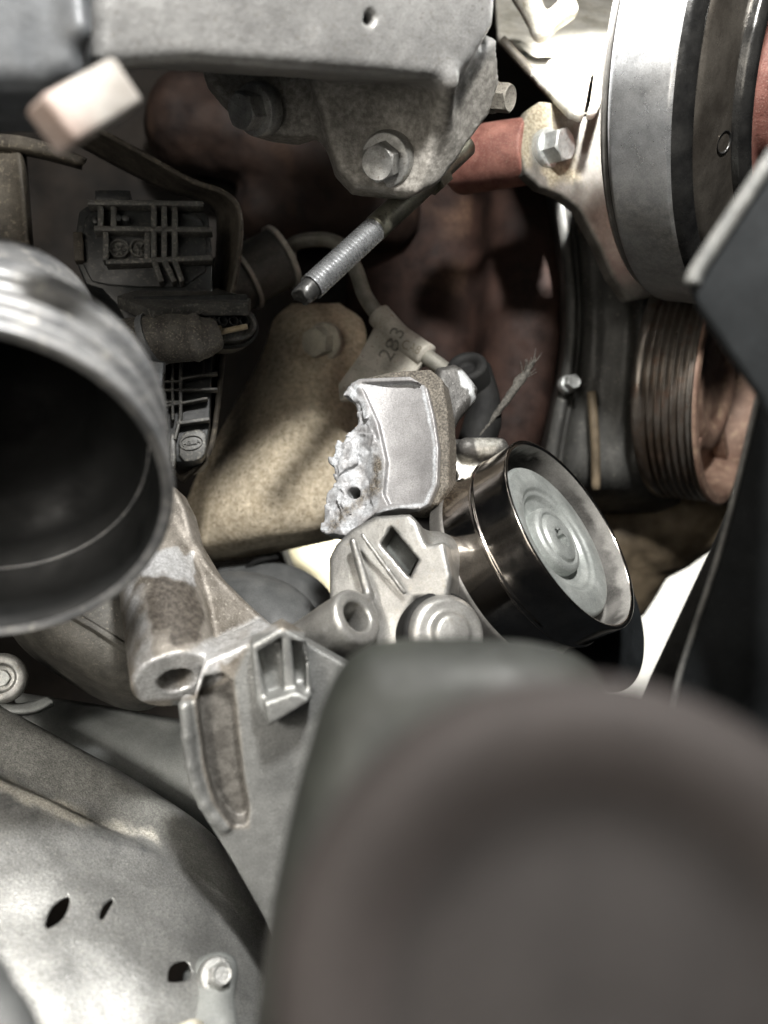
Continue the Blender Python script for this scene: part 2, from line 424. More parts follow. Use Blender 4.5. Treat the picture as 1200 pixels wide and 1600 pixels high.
sheet_brown = mat('dirty sheet bracket', (.035, .029, .022), (.095, .083, .064), 90, .1, (.55, .75), .6, 1100, .0003, speck=[((.22, .19, .14), 260, .58, .12)])
insul = mat('beige heat shield', (.42, .35, .245), (.68, .595, .455), 420, .05, (.65, .85), .7, 900, .0004, speck=[((.12, .085, .045), 300, .60, .08)], lo=.36, hi=.66)
thread_m = mat('bright stud thread', (.50, .51, .52), (.68, .69, .70), 300, .85, (.2, .34), 0, grain=0)
shank_m = mat('shaded stud shank', (.10, .10, .075), (.24, .235, .19), 120, .7, (.3, .5), .4, 900, speck=[((.03, .03, .02), 260, .62, .06)])  # darker than the thread: the rail's shadow put into its colour
black_ox = mat('blackened steel', (.02, .02, .02), (.06, .06, .058), 200, .4, (.2, .4), .4, 900)
tube_m = mat('steel coolant tube', (.20, .19, .16), (.34, .33, .29), 120, .55, (.4, .6), .4, 900)
tag_m = mat('grey label sleeve', (.33, .31, .26), (.55, .52, .46), 130, .1, (.5, .7), .6, 900, .0003, speck=[((.16, .10, .05), 240, .62, .08)])
ink = mat('dark stamp ink', (.12, .112, .098), (.24, .225, .195), 500, 0, (.6, .8), 0)
ink_faint = mat('faded stamp ink', (.20, .17, .125), (.28, .25, .20), 500, 0, (.6, .8), 0)
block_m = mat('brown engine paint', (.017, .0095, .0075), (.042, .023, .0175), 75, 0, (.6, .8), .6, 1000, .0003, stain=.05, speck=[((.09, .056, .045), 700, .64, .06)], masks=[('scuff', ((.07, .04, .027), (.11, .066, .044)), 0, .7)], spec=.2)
red_m = mat('red oxide spacer', (.17, .062, .048), (.30, .135, .105), 150, 0, (.5, .7), .8, 1300, .0003, speck=[((.36, .24, .19), 800, .58, .08)])
cover_m = mat('sooty timing cover', (.032, .032, .030), (.10, .099, .092), 70, .2, (.38, .6), .6, 900, .0003, speck=[((.25, .24, .20), 260, .64, .06)], aniso=(1, 1, .35))
cover_dark = mat('dark clip steel', (.012, .012, .012), (.04, .038, .034), 90, .2, (.5, .7), .5, 900, spec=.3)
dustcast = mat('dusty brown casting', (.09, .068, .042), (.20, .155, .10), 70, .1, (.6, .8), .5, 800)
pump_m = mat('dusty pump casting', (.40, .38, .32), (.60, .58, .52), 70, .35, (.45, .65), .7, 1000, .0003, speck=[((.22, .18, .11), 160, .58, .10)])
flange_m = mat('pump flange', (.09, .085, .075), (.20, .192, .175), 80, .35, (.42, .65), .7, 1100, .0003, speck=[((.10, .085, .06), 500, .58, .08)], masks=[('dust', ((.18, .155, .105), (.33, .295, .22), 900), 0, .9)])
damper_m = mat('turned steel pulley side', (.45, .46, .47), (.60, .61, .62), 140, .8, (.24, .38), .25, 1800, .00012, speck=[((.72, .72, .70), 800, .68, .04)], masks=[('grime_shade', ((.05, .048, .042), (.16, .15, .13), 500), .3, .55)])
damper_dark = mat('oily dark pulley face', (.05, .05, .05), (.12, .118, .112), 90, .8, (.15, .34), .3, 900, .0002)
damper_brown = mat('pulley web', (.12, .105, .088), (.26, .235, .20), 80, .8, (.22, .42), .4, 900, .0002, aniso=(1, 1, .5))
groove_m = mat('worn rusty pulley grooves', (.12, .09, .068), (.28, .26, .235), 60, .75, (.26, .45), .25, 900, .0002, aniso=(1, 1, .4), speck=[((.20, .115, .075), 70, .57, .12)])
rust_m = mat('rusty pulley hub', (.15, .085, .06), (.29, .19, .14), 70, .1, (.55, .75), .6, 900, .0003, speck=[((.45, .33, .22), 130, .58, .12)])
belt_black = mat('black plastic guard', (.007, .0082, .009), (.014, .0158, .017), 60, 0, (.6, .75), .25, 900, .0002, speck=[((.04, .045, .048), 700, .66, .05)], spec=.12)
guard_edge = mat('worn guard edge', (.09, .092, .088), (.19, .19, .178), 200, 0, (.45, .6), .2, 900)
boot_mid = mat('shaded boot cone', (.023, .0205, .0195), (.029, .026, .0245), 30, 0, (.7, .85), .1, 500, spec=.2)  # darker copy of the lip rubber for the hollow's shade
chrome = mat('polished pulley shell', (.52, .47, .42), (.66, .61, .56), 60, 1., (.10, .22), .06, 700, .0001)
ring_grey = mat('matt pulley ring', (.13, .125, .115), (.22, .21, .195), 120, .5, (.4, .55), .3, 900)
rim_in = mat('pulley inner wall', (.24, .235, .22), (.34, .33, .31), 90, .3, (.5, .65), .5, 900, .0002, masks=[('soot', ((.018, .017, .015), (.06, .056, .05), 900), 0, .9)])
cap_m = mat('zinc dust cap', (.31, .33, .315), (.45, .47, .45), 120, .4, (.35, .55), .35, 1100, .0002, speck=[((.26, .28, .27), 260, .62, .08)])
body_m = mat('tensioner die casting', (.25, .245, .232), (.37, .365, .345), 60, .65, (.32, .48), .4, 900, .0002, speck=[((.26, .24, .20), 220, .62, .10)])
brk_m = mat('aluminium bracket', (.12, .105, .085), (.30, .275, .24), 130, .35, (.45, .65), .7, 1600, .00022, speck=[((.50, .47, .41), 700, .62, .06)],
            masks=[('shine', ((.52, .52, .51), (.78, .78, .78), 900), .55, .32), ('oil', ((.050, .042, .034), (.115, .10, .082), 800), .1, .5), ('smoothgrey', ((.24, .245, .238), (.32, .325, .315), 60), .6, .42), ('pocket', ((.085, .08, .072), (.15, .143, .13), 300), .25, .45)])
frac_m = mat('broken aluminium casting', (.25, .245, .245), (.34, .335, .335), 100, .35, (.4, .55), .45, 1100, .0002, speck=[((.16, .145, .12), 1000, .63, .05)],
             masks=[('sand', ((.06, .053, .043), (.19, .17, .14), 1400), .1, .75), ('white', ((.36, .375, .39), (.62, .64, .66), 1300), .05, .75), ('crud', ((.06, .05, .04), (.24, .21, .165), 1700), .1, .8)])
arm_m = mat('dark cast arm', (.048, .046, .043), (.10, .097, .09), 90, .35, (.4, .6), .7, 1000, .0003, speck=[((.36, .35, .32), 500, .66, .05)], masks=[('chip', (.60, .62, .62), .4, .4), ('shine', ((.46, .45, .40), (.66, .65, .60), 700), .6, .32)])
rubber = mat('black rubber', (.008, .008, .008), (.02, .02, .019), 100, 0, (.6, .8), .3, 900, spec=.2)
rope_m = mat('frayed grey cord', (.045, .042, .036), (.13, .122, .105), 900, 0, (.7, .9), .8, 2500, .0003)
can_m = mat('dark dusty canister', (.045, .043, .037), (.10, .095, .082), 120, .15, (.5, .65), .7, 1200, .0003, speck=[((.20, .18, .145), 600, .62, .08)])
grey_hose = mat('grey rubber hose', (.075, .078, .078), (.115, .118, .116), 120, 0, (.5, .65), .3, 1500)
cream_m = mat('cream plastic tray', (.46, .42, .28), (.56, .52, .37), 60, 0, (.5, .6), .1, 600)
shield_m = mat('grey steel heat shield', (.26, .263, .255), (.42, .423, .41), 40, .6, (.32, .5), .8, 2000, .0003, grain=.5, speck=[((.64, .62, .55), 900, .63, .06), ((.17, .16, .14), 500, .64, .08)],
               masks=[('strip_shade', ((.13, .13, .12), (.22, .22, .20), 900), .2, .6), ('dark', ((.055, .06, .062), (.16, .16, .155), 500), .2, .6), ('dustline', ((.34, .325, .28), (.56, .54, .48), 1400), 0, .9)])
grey_plate = mat('grey underbody plate', (.17, .18, .175), (.26, .27, .26), 50, .2, (.5, .65), .4, 900)
hose_m = mat('brown grey rubber boot', (.029, .0248, .0232), (.037, .032, .030), 30, 0, (.7, .85), .15, 500, spec=.2)
hose_shaded = mat('shaded boot groove', (.022, .0195, .0185), (.028, .025, .0235), 30, 0, (.7, .85), .15, 500, spec=.2)  # lip rubber darkened, the groove's shade put into the colour
collar_m = mat('grey green rubber collar', (.013, .0145, .012), (.026, .028, .023), 50, 0, (.55, .7), .2, 600)
floor_m = mat('pale workshop floor', (.62, .62, .58), (.78, .78, .74), 14, 0, (.5, .7), .3, 300)
block_shaded = mat('shaded brown block', (.012, .008, .007), (.034, .021, .016), 60, 0, (.55, .75), .5, 900, .0003, spec=.25, masks=[('scuff', ((.05, .028, .018), (.085, .05, .032)), 0, .8)])  # darker block paint with the upper cavity's shade in its colour
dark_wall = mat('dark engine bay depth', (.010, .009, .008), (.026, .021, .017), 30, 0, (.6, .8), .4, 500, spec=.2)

NE = unit(A(.79, -.59, -.12))          # the engine's front axis: pulleys turn about it

# ================================================================== setting
V, F = box(A(0, 95, -10), (A(1, 0, 0), A(0, 1, 0), A(0, 0, 1)), (90, .5, 80)); o = mk('floor', V, F, floor_m); tag(o, 'pale workshop floor seen through the gap', kind='structure')

# engine block: deep dark body with brown painted front swellings
def build_block():
    t = thing('engine_block', 'brown painted engine block filling the dark depth behind everything', 'engine block', P(600, 800, 52))
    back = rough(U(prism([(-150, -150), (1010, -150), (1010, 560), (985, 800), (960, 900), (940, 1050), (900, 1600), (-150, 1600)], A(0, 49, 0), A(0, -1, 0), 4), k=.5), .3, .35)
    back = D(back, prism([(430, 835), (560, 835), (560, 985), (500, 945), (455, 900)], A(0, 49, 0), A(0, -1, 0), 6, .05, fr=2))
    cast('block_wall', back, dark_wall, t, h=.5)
    cx = [(540, 47.5), (600, 46.2), (660, 45.6), (715, 45.2), (742, 44.4), (765, 42.6), (800, 41.8), (840, 41.6), (868, 42.0), (884, 43.4)]
    rows = []
    for y, dx, dd in ((210, 0, 1.2), (300, 4, .3), (380, 6, 0), (460, 0, -.1), (540, -6, -.2), (620, -14, -.4), (700, -30, -.4), (770, -40, .4)):
        rows.append([P(x+dx+(14*math.sin((y-250)/400*math.pi) if x > 800 else 0), y, d+dd) for x, d in cx])
    V, F = loft(rows, 8, 8, .6, bump=lambda g: g+A(0, .05, 0)*fbm(g, 1.2, 4)[:, None])
    sc_ = lambda V: np.clip(fbm(V, .55, 4)*3.2-.55, 0, 1)*mask_px(V, [(600, 330), (760, 300), (780, 420), (640, 560), (600, 480)], 40)
    mk('crankcase_swelling', V, F, block_m, t, attrs={'scuff': sc_(V)})
    s = rough(U(cap(P(300, 190, 45), P(560, 260, 44), 2.6, 2.2), cap(P(420, 330, 46), P(600, 330, 45), 2.0), k=1.), .25, .5)
    cast('manifold_boss', s, block_shaded, t, h=.2, attrs={'scuff': lambda V: np.clip(fbm(V, .4, 3)*3-.8, 0, 1)})
    bolt(t, P(888, 600, 38.6), A(.3, -.9, .1), .62, .45, zinc_clean, .42, .1, .3)
build_block()

# timing cover: sooty ribbed sheet between block and pulleys
def build_cover():
    t = thing('timing_cover', 'sooty dark timing cover with upright ribs beside the grooved pulley', 'cover', P(950, 780, 38))
    cols = [(856, 42.0), (864, 39.7), (868, 39.25), (882, 39.1), (886, 39.45), (892, 39.5), (897, 39.9), (915, 40.0), (935, 39.7), (955, 39.55), (975, 39.3), (990, 39.5), (1005, 39.4), (1030, 39.8), (1060, 41.2)]
    rows = []
    for y, sh, dd in ((265, -14, .3), (330, 2, .1), (400, 12, 0), (460, 17, -.2), (520, 18, -.3), (580, 12, -.1), (640, 0, 0), (700, -12, .3), (745, -20, .7), (775, -24, 2.0), (800, -26, 4.5)):
        rows.append([P(x+sh*(1-(x-870)/170), y, d+dd) for x, d in cols])
    mk('cover_sheet', *loft(rows, 3, 8, .3, bump=lambda g: g+A(0, .10, 0)*fbm(g, .9, 4)[:, None]), cover_m, t)
    mk('rib', *tube([P(924, 612, 39.0), P(930, 690, 39.1), P(931, 765, 39.3)], .22, 12, 8), dustcast, t)
build_cover()

# dusty casting below the grooved pulley
s = U(cap(P(960, 840, 47), P(1060, 810, 46), 2.4, 2.2), cap(P(1040, 850, 46), P(1110, 800, 45.5), 1.6, 1.5), cap(P(1000, 870, 47), P(970, 930, 47.5), 1.6), cap(P(900, 820, 47), P(960, 900, 48), 2.2), k=1.)
o = cast('oil_pump_casting', rough(s, .16, .8), dustcast, h=.16); tag(o, 'dusty brown rounded casting under the rusty grooved pulley', 'casting')

# ================================================================== upper right: damper pulley, pump, flange
def build_damper():
    NE = unit(A(.765, -.59, -.25)); c = P(1190, 130, 31.0); t = thing('damper_pulley', 'large bright steel pulley with blown-out upper side at top right', 'pulley', c)
    pr = rprof([(-2.35, 6.6), (-2.35, 7.7), (-2.15, 8.02), (-2.05, 8.1), (-.12, 8.1), (0, 8.05)], .05)
    V, F = lathe(pr, c, NE, 256)
    g = np.clip(mask_px(V, [(900, 300), (1100, 285), (1100, 500), (900, 500)], 70, 30, .6)*.9, 0, 1)*np.clip(.62+.9*fbm(V, .9, 4), 0, 1)  # bottom smear of grime that also deepens the light's fade downwards
    mk('rim_side', V, F, damper_m, t, sharp=40, attrs={'grime_shade': g})
    pr = rprof([(0, 8.05), (.22, 7.95), (.42, 7.6), (.45, 7.35), (.3, 7.2)], .12)
    mk('rim_band', *lathe(pr, c, NE, 192), damper_dark, t)
    o = mk('web', *lathe(rprof([(.3, 7.25), (.5, 7.1), (.95, 5.7), (.95, 5.3)], .15), c, NE, 192), damper_brown, t)
    for k, a in enumerate(np.arange(6)*math.pi/3+.0):
        pass
    u, v, _ = frame(NE)
    hc = on_plane(1126, 222, c+NE*.78, NE); e = hc-c-NE*.78; rr = np.linalg.norm(e); a0 = math.atan2(e@v, e@u)
    for k in range(6):
        a = a0+k*math.pi/3; p = c+(u*math.cos(a)+v*math.sin(a))*rr+NE*(.5+(7.1-rr)*.45/1.4+.01)
        n2 = unit(NE+.28*(u*math.cos(a)+v*math.sin(a)))
        mk('balance_hole', *lathe(rprof([(.03, .36), (.035, .33), (-.02, .30), (-.5, .30), (-.5, 0)], .015), p, n2, 40), black_ox, o, sharp=50)
    mk('hub_ring', *lathe(rprof([(.7, 5.5), (1.25, 5.5), (1.45, 5.3), (1.45, 4.95), (1.3, 4.75), (.6, 4.75)], .1), c, NE, 160), damper_dark, t, sharp=50)
    mk('hub', *lathe(rprof([(.6, 4.8), (.75, 4.4), (.75, 3.0), (1.2, 2.8), (1.2, 0)], .15), c, NE, 120), red_m, t)
    mk('back_ring', *lathe(rprof([(-2.35, 6.5), (-2.6, 6.7), (-2.6, 7.75), (-2.45, 7.85), (-2.37, 7.7)], .05), c, NE, 160), ring_grey, t)
build_damper()

def build_pump():
    bc = P(858, 232, 33.2)
    t = thing('water_pump', 'dusty aluminium pump housing glaring white behind the steel pulley', 'pump', P(900, 300, 35))
    pl = [(818, 190), (826, 170), (845, 157), (868, 160), (884, 176), (905, 184), (930, 178), (948, 150), (975, 60), (1080, 60), (1080, 450), (985, 470), (958, 432), (935, 380), (905, 325), (878, 304), (845, 292), (822, 270), (814, 235)]
    nf = unit(A(.36, -.93, -.06)); fl = prism(pl, bc, nf, .7, .14)
    dome = fl
    dm = lambda V: np.clip(mask_px(V, [(815, 150), (880, 165), (870, 200), (832, 215), (825, 255), (815, 240)], 22, 18, 2.5)+mask_px(V, [(850, 262), (895, 250), (900, 275), (860, 290)], 16, 14, 2.5), 0, 1)
    cast('flange', rough(dome, .015, 6), flange_m, t, h=.1, attrs={'dust': dm})
    bolt(t, bc+nf*.02, unit(A(.66, -.74, -.1)), 1.15, .7, zinc_clean, .78, .12, .42)
    # upper housing, tilted up into the lamp
    nh = unit(A(.10, -.72, .68)); oh = P(860, 110, 34.5)
    hs = prism([(770, -80), (1010, -80), (975, 60), (952, 130), (932, 172), (908, 178), (890, 172), (778, 52)], oh, nh, .35, .08)
    s = U(hs, cap(P(820, -10, 33.6), P(846, 48, 33.9), .55, .35), cap(P(846, 48, 33.9), P(885, 15, 33.4), .35, .45), cap(P(866, 108, 34.2), P(880, 150, 34.6), .38, .5), k=.35)
    s = D(s, prism([(928, 95), (934, 95), (928, 140), (918, 172), (917, 160)], oh+nh*.3, nh, .8, .01))
    cast('housing', rough(s, .03, 2.5), pump_m, t, h=.1)
    # pin
    mk('dowel', *lathe(rprof([(-.6, .32), (.25, .32), (.3, .2), (.3, 0)], .06), P(878, 100, 34.0), A(.5, -.6, .5), 32), pump_m, t)
    mk('stay', *tube([P(784, 62, 34.6), P(838, 122, 34.6), P(892, 184, 34.7)], .2, 12, 6), sheet_brown, t)
build_pump()
# red spacer behind the flange ear
c = P(858, 232, 33.2)-NE*.78
V, F = lathe(rprof([(.1, 0), (.1, 1.28), (-3.4, 1.36), (-3.6, 1.2), (-3.6, 0)], .12), c+A(0, 0, .02), NE, 72)
o = mk('spacer_tube', V, F, red_m, sharp=50); tag(o, 'rough red oxide tube between the cast bracket and the bolted ear', 'spacer')

# ================================================================== crank pulley, rusty
def build_crank():
    c = P(1143, 600, 40.0); t = thing('grooved_pulley', 'rusty grooved belt pulley below the large steel pulley', 'pulley', P(1140, 780, 41))
    R = 5.75; pr = [(-2.75, 4.6), (-2.75, R), (-2.62, R+.02)]
    pr += [(-2.3, R+.02), (-2.24, R-.1)]
    x = -2.2
    for k in range(6):
        pr += [(x, R-.30), (x+.05, R-.32), (x+.14, R-.02), (x+.20, R), (x+.25, R-.02), (x+.34, R-.30)]; x += .345
    pr += [(x+.02, R-.12), (x+.06, R+.1), (0, R+.12)]
    mk('grooved_rim', *lathe(pr, c, NE, 192), groove_m, t)
    mk('front_lip', *lathe(rprof([(0, R+.12), (.14, R+.06), (.16, R-.35), (.05, R-.5), (-.5, R-.75), (-1.3, R-.9)], .1), c, NE, 160), rust_m, t)
    mk('dish', *lathe(rprof([(-1.3, R-.85), (-1.45, R-1.4), (-1.2, R-2.2), (-.7, R-2.5), (-.5, R-3.3), (-.9, R-3.8), (-.9, 0)], .3, 4), c, NE, 120), rust_m, t)
    u, v, _ = frame(NE)
    for k in range(5):
        a = k*2*math.pi/5+.5; d = u*math.cos(a)+v*math.sin(a)
        mk('spoke_rib', *box(c+d*3.9-NE*1.0, (d, np.cross(NE, d), NE), (1.0, .22, .35)), rust_m, t, bevel=.08)
build_crank()

# ================================================================== black guard at the right
def build_guard():
    t = thing('fan_guard', 'black plastic guard with a pointed worn corner at the right edge', 'guard', P(1180, 700, 17))
    n = unit(A(-.35, -.93, .1)); o = P(1090, 440, 15.5)
    pl = [(1330, 60), (1205, 245), (1088, 420), (1077, 446), (1092, 480), (1188, 618), (1215, 690), (1330, 690)]
    V, F = plate(pl, o, n, .5); mk('upper_panel', V, F, belt_black, t, bevel=.08)
    # rounded worn bead along the upper edge
    mk('edge_bead', *tube([on_plane(1212, 238, o+n*.05, n), on_plane(1150, 330, o+n*.05, n), on_plane(1092, 419, o+n*.05, n), on_plane(1081, 445, o+n*.05, n)], .16, 14, 6), guard_edge, t)
    n2 = unit(A(-.25, -.96, 0)); o2 = P(1120, 850, 19.5)
    pl = [(1190, 600), (1330, 560), (1330, 1500), (1040, 1500), (1052, 1100), (1066, 1040), (1128, 850)]
    V, F = plate(pl, o2, n2, .3); mk('lower_panel', V, F, belt_black, t, bevel=.06)
    mk('lower_bead', *tube([on_plane(1188, 606, o2, n2), on_plane(1128, 848, o2, n2), on_plane(1066, 1040, o2, n2), on_plane(1050, 1110, o2, n2)], .07, 10, 6), guard_edge, t)
    n3 = unit(A(-.2, -.97, 0)); o3 = P(1060, 950, 22.5)
    V, F = plate([(1180, 700), (1250, 700), (1150, 1200), (960, 1200), (1018, 1058), (1112, 858)], o3, n3, .25); mk('inner_flange', V, F, rubber, t, bevel=.05)
build_guard()

# ================================================================== top: cast rail with bolted lug
def build_rail():
    t = thing('cast_rail', 'pale cast aluminium rail with bolted lug across the top', 'rail', P(450, 100, 24))
    a, b, c = P(150, 100, 17.8), P(700, 130, 23.2), P(430, -80, 19.2)
    n = unit(np.cross(b-a, c-a)); n = n if n[1] < 0 else -n
    face = prism([(146, -700), (800, -700), (790, -100), (776, 40), (740, 100), (706, 128), (560, 114), (300, 97), (172, 106), (150, 92)], a, n, 3.4, .35)  # stretched far up out of view to stop lamp light passing over
    nl = unit(A(.12, -.97, -.2)); ol = P(600, 210, 25.3)
    lug = prism([(470, 60), (720, 60), (704, 150), (694, 232), (668, 288), (640, 302), (556, 292), (528, 262), (505, 190), (490, 140)], ol, nl, 1.6, .2)
    ear = prism([(300, 60), (500, 60), (505, 200), (470, 212), (425, 208), (395, 198), (372, 175), (345, 150), (320, 120)], ol-nl*1.0, nl, 1.4, .15)
    ns = unit(A(.62, -.62, -.48)); os_ = P(740, 180, 25.2)
    side = prism([(690, 120), (778, 60), (782, 130), (766, 180), (724, 235), (690, 280), (655, 300), (672, 240)], os_, ns, 1.8, .15)
    s = U(face, lug, ear, side, k=.8)
    hc = on_plane(578, 28, a, n)
    s = D(s, cyl(hc+n*.4, hc-n*1.2, .17), k=.1)
    s = U(s, cap(P(690, 235, 25.6), P(700, 130, 23.4), .22), k=.5)
    rl = lambda V: 1-mask_px(V, [(-100, -300), (900, -300), (790, 60), (706, 134), (560, 122), (300, 108), (160, 116), (-100, 100)], 26)
    m = mat('cast aluminium', (.28, .278, .27), (.41, .407, .395), 45, .5, (.36, .54), .6, 900, .0003, speck=[((.16, .145, .12), 420, .60, .10)], masks=[('lug', ((.19, .18, .16), (.34, .325, .295), 500), .25, .6)])
    cast('rail_body', rough(s, .018, 3), m, t, h=.11, attrs={'lug': rl})
    nb = unit(A(-.36, -.80, -.47)); bc = on_plane(604, 250, ol, nl)
    bolt(t, bc+nl*.05, nb, .98, .62, zinc_dull, .84, .2, .25)
    bc = on_plane(402, 172, ol-nl*1.0, nl)
    bolt(t, bc+nl*.05, unit(A(-.55, -.72, -.42)), .98, .6, zinc_dull, .8, .2, .5)
    # nut seen past the right flank
    bolt(t, P(772, 152, 27.2), unit(A(.8, -.5, -.3)), .8, .5, alu_lug, .5, .12, .1)
build_rail()

def build_left_cast():
    n = unit(A(.25, -.95, -.15)); o_ = P(60, 60, 16.4)
    s = U(prism([(-250, -600), (128, -600), (132, 60), (126, 118), (60, 134), (-250, 140)], o_, n, 3.5, .4), cap(P(120, -60, 16.6), P(126, 45, 16.6), .18), k=.4)  # unseen upper part stretched to block light, like the rail
    o = cast('mount_casting', rough(s, .03, 1.5), dark_cast, h=.14); tag(o, 'dark grey out of focus casting filling the top left corner', 'casting')
build_left_cast()

# pale tab hanging below the rail
a = unit(P(60, 205, 13)-P(190, 130, 14.2)); v_ = unit(np.cross(a, A(.45, -.85, -.2))); w_ = np.cross(a, v_)
c = (P(78, 198, 13.1)+P(186, 136, 14.4))/2; L = .92* np.linalg.norm(P(60, 205, 13)-P(190, 130, 14.4))/2
V, F = box(c, (a, v_, w_), (L*.86, .40, .34))
o = mk('bent_tab', V, F, pale_tab, bevel=.1); 
me = o.data; at = me.attributes.new('rust', 'FLOAT', 'POINT'); at.data.foreach_set('value', [.32 if ((V[i]-c)@a) > 0 else -.4 for i in range(8)])
tag(o, 'pale blurred square metal tab with a pinkish end under the rail', 'tab')

# ================================================================== left: sheet bracket and actuator
def build_sheet():
    t = thing('actuator_bracket', 'dirty brown sheet metal bracket curling round the black actuator', 'bracket', P(360, 500, 32))
    outer = [(150, 200), (230, 243), (300, 282), (345, 298), (370, 318), (377, 350), (374, 400), (365, 450), (352, 500), (348, 560), (342, 620), (332, 690), (318, 720), (285, 752)]
    inner = [(110, 222), (195, 268), (262, 300), (305, 312), (334, 330), (338, 360), (336, 400), (332, 445), (330, 500), (326, 560), (322, 620), (312, 690), (300, 715), (262, 735)]
    lerp = lambda k, d: [P(x+(u-x)*k, y+(w-y)*k, d) for (x, y), (u, w) in zip(outer, inner)]
    rows = [lerp(0, 31.2), lerp(.06, 31.25), lerp(.5, 33), lerp(1, 34.8)]
    mk('curled_flange', *loft(rows, 6, 4, .10), sheet_brown, t)
    V, F = loft([[P(-120, 205, 31), P(0, 208, 31), P(70, 222, 31), P(135, 248, 31.3)], [P(-120, 235, 31.3), P(0, 236, 31.4), P(60, 244, 31.4), P(128, 262, 31.6)], [P(-120, 240, 34), P(0, 240, 34), P(60, 248, 34), P(128, 266, 34)]], 6, 5, .14); mk('top_lip', V, F, sheet_brown, t)
    V, F = loft([[P(-100, 235, 31.4), P(-100, 400, 31.4)], [P(5, 235, 31.4), P(20, 400, 31.4)], [P(36, 240, 31.5), P(50, 400, 31.5)], [P(42, 245, 34), P(54, 400, 34)]], 8, 5, .14); mk('side_leg', V, F, sheet_brown, t)
build_sheet()

def build_actuator():
    n = unit(A(.18, -.97, .14)); o_ = P(250, 390, 31.0)
    t = thing('actuator', 'black ribbed plastic actuator module behind the steel pipe', 'actuator', P(260, 720, 32))
    q = lambda x, y, k=0: on_plane(x, y, o_+n*k, n)
    def slab(name, poly, k, th, m=plastic, par=t, bev=.06): return mk(name, *plate(smooth_poly(poly, 1), o_+n*k, n, th), m, par, bevel=bev)
    slab('housing', [(118, 335), (140, 318), (305, 318), (332, 345), (332, 560), (326, 700), (310, 722), (262, 722), (236, 640), (215, 540), (172, 455), (122, 440)], 0, 2.6)
    slab('lid', [(128, 345), (146, 328), (300, 328), (322, 350), (322, 448), (182, 448), (130, 436)], .12, .1, plastic)
    mk('top_clip', *box(q(178, 312, .2), (unit(q(200, 312)-q(160, 312)), n, np.cross(n, unit(q(200, 312)-q(160, 312)))), (.62, .3, .22)), plastic, t, bevel=.05)
    mk('metal_clip', *box(q(124, 388, .15), (unit(q(200, 312)-q(160, 312)), n, np.cross(n, unit(q(200, 312)-q(160, 312)))), (.17, .2, .55)), sheet_brown, t, bevel=.04)
    def bar(a, b, w=.10, hgt=.42, m=plastic_dusty, k0=.1):
        A_, B_ = q(*a, k0), q(*b, k0); d = unit(B_-A_); s_ = np.cross(n, d); L = np.linalg.norm(B_-A_)/2
        return mk('rib', *box((A_+B_)/2+n*hgt/2, (d, s_, n), (L, w, hgt/2)), m, t, bevel=.03)
    for a, b in (((242, 330), (242, 412)), ((258, 332), (258, 412)), ((274, 332), (274, 412)), ((150, 366), (332, 368)), ((168, 418), (333, 411)), ((180, 332), (180, 366)), ((160, 332), (160, 366)),
                 ((168, 372), (168, 416)), ((232, 372), (232, 414)), ((242, 415), (254, 448)), ((258, 415), (274, 448)), ((274, 415), (286, 448)), ((140, 326), (318, 328))): bar(a, b, .10, .5)
    for x in (186, 198, 152): mk('post', *lathe(rprof([(0, .16), (.4, .14), (.42, 0)], .04), q(x, 348 if x > 160 else 352, .1), n, 20), plastic, t)
    for x, y in ((187, 392), (219, 391)):
        b_ = mk('screw_boss', *lathe(rprof([(0, .38), (.25, .36), (.25, .28), (.12, .26), (.12, 0)], .03), q(x, y, .1), n, 40), plastic_dusty, t)
        for k in range(3):
            d = unit(q(x+20, y)-q(x, y)); s_ = np.cross(n, d); a = k*math.pi/3; e = d*math.cos(a)+s_*math.sin(a)
            mk('web', *box(q(x, y, .24), (e, np.cross(n, e), n), (.25, .035, .06)), plastic_dusty, b_)
    # ledge over the connector
    up = unit(A(.05, -.45, .89))
    V, F = plate([(182, 462), (252, 442), (332, 447), (392, 466), (388, 474), (300, 474), (240, 486)], q(280, 465, .9), up, .45); mk('ledge', V, F, plastic_dusty, t, bevel=.05)
    mk('ledge_wall', *box(q(300, 482, .6), (unit(q(200, 312)-q(160, 312)), n, np.cross(n, unit(q(200, 312)-q(160, 312)))), (2.0, .55, .30)), plastic, t, bevel=.06)
    # oval connector
    ax = unit(A(.55, -.80, .10)); cc = P(352, 505, 29.9); u, v, _ = frame(ax); e1 = unit(P(395, 497, 29.6)-P(318, 516, 30.2)); e1 = unit(e1-ax*(e1@ax)); e2 = np.cross(ax, e1)
    if e2[2] < 0: e2 = -e2
    def oval(prof, name, m, par):
        V = []; F = []; seg = 56; k = len(prof)
        for i in range(seg):
            a = 2*math.pi*i/seg; x = abs(math.cos(a))**.85*np.sign(math.cos(a)); y = math.sin(a)
            for (tt, rx, ry) in prof: V.append(cc+ax*tt+e1*x*rx+e2*y*ry)
        for i in range(seg):
            j = (i+1) % seg
            for l in range(k-1): F.append((i*k+l, j*k+l, j*k+l+1, i*k+l+1))
        return mk(name, np.array(V), F, m, par, sharp=45)
    con = oval([(-1.4, 1.25, .66), (-.1, 1.28, .68), (0, 1.24, .64), (0, 1.12, .54), (-.5, 1.08, .50), (-.5, 0, 0)], 'connector', plastic_dusty, t)
    oval([(-.75, 1.42, .92), (-.2, 1.42, .9), (-.16, 1.3, .78), (-.7, 1.3, .78)], 'collar', plastic, con)
    for k in range(4):
        p = cc+e1*(-.45+.42*k)+e2*.12
        mk('pin_socket', *lathe(rprof([(-.5, .19), (-.06, .19), (-.05, .14), (-.45, .13), (-.45, 0)], .02), p, ax, 28), plastic, con, sharp=45)
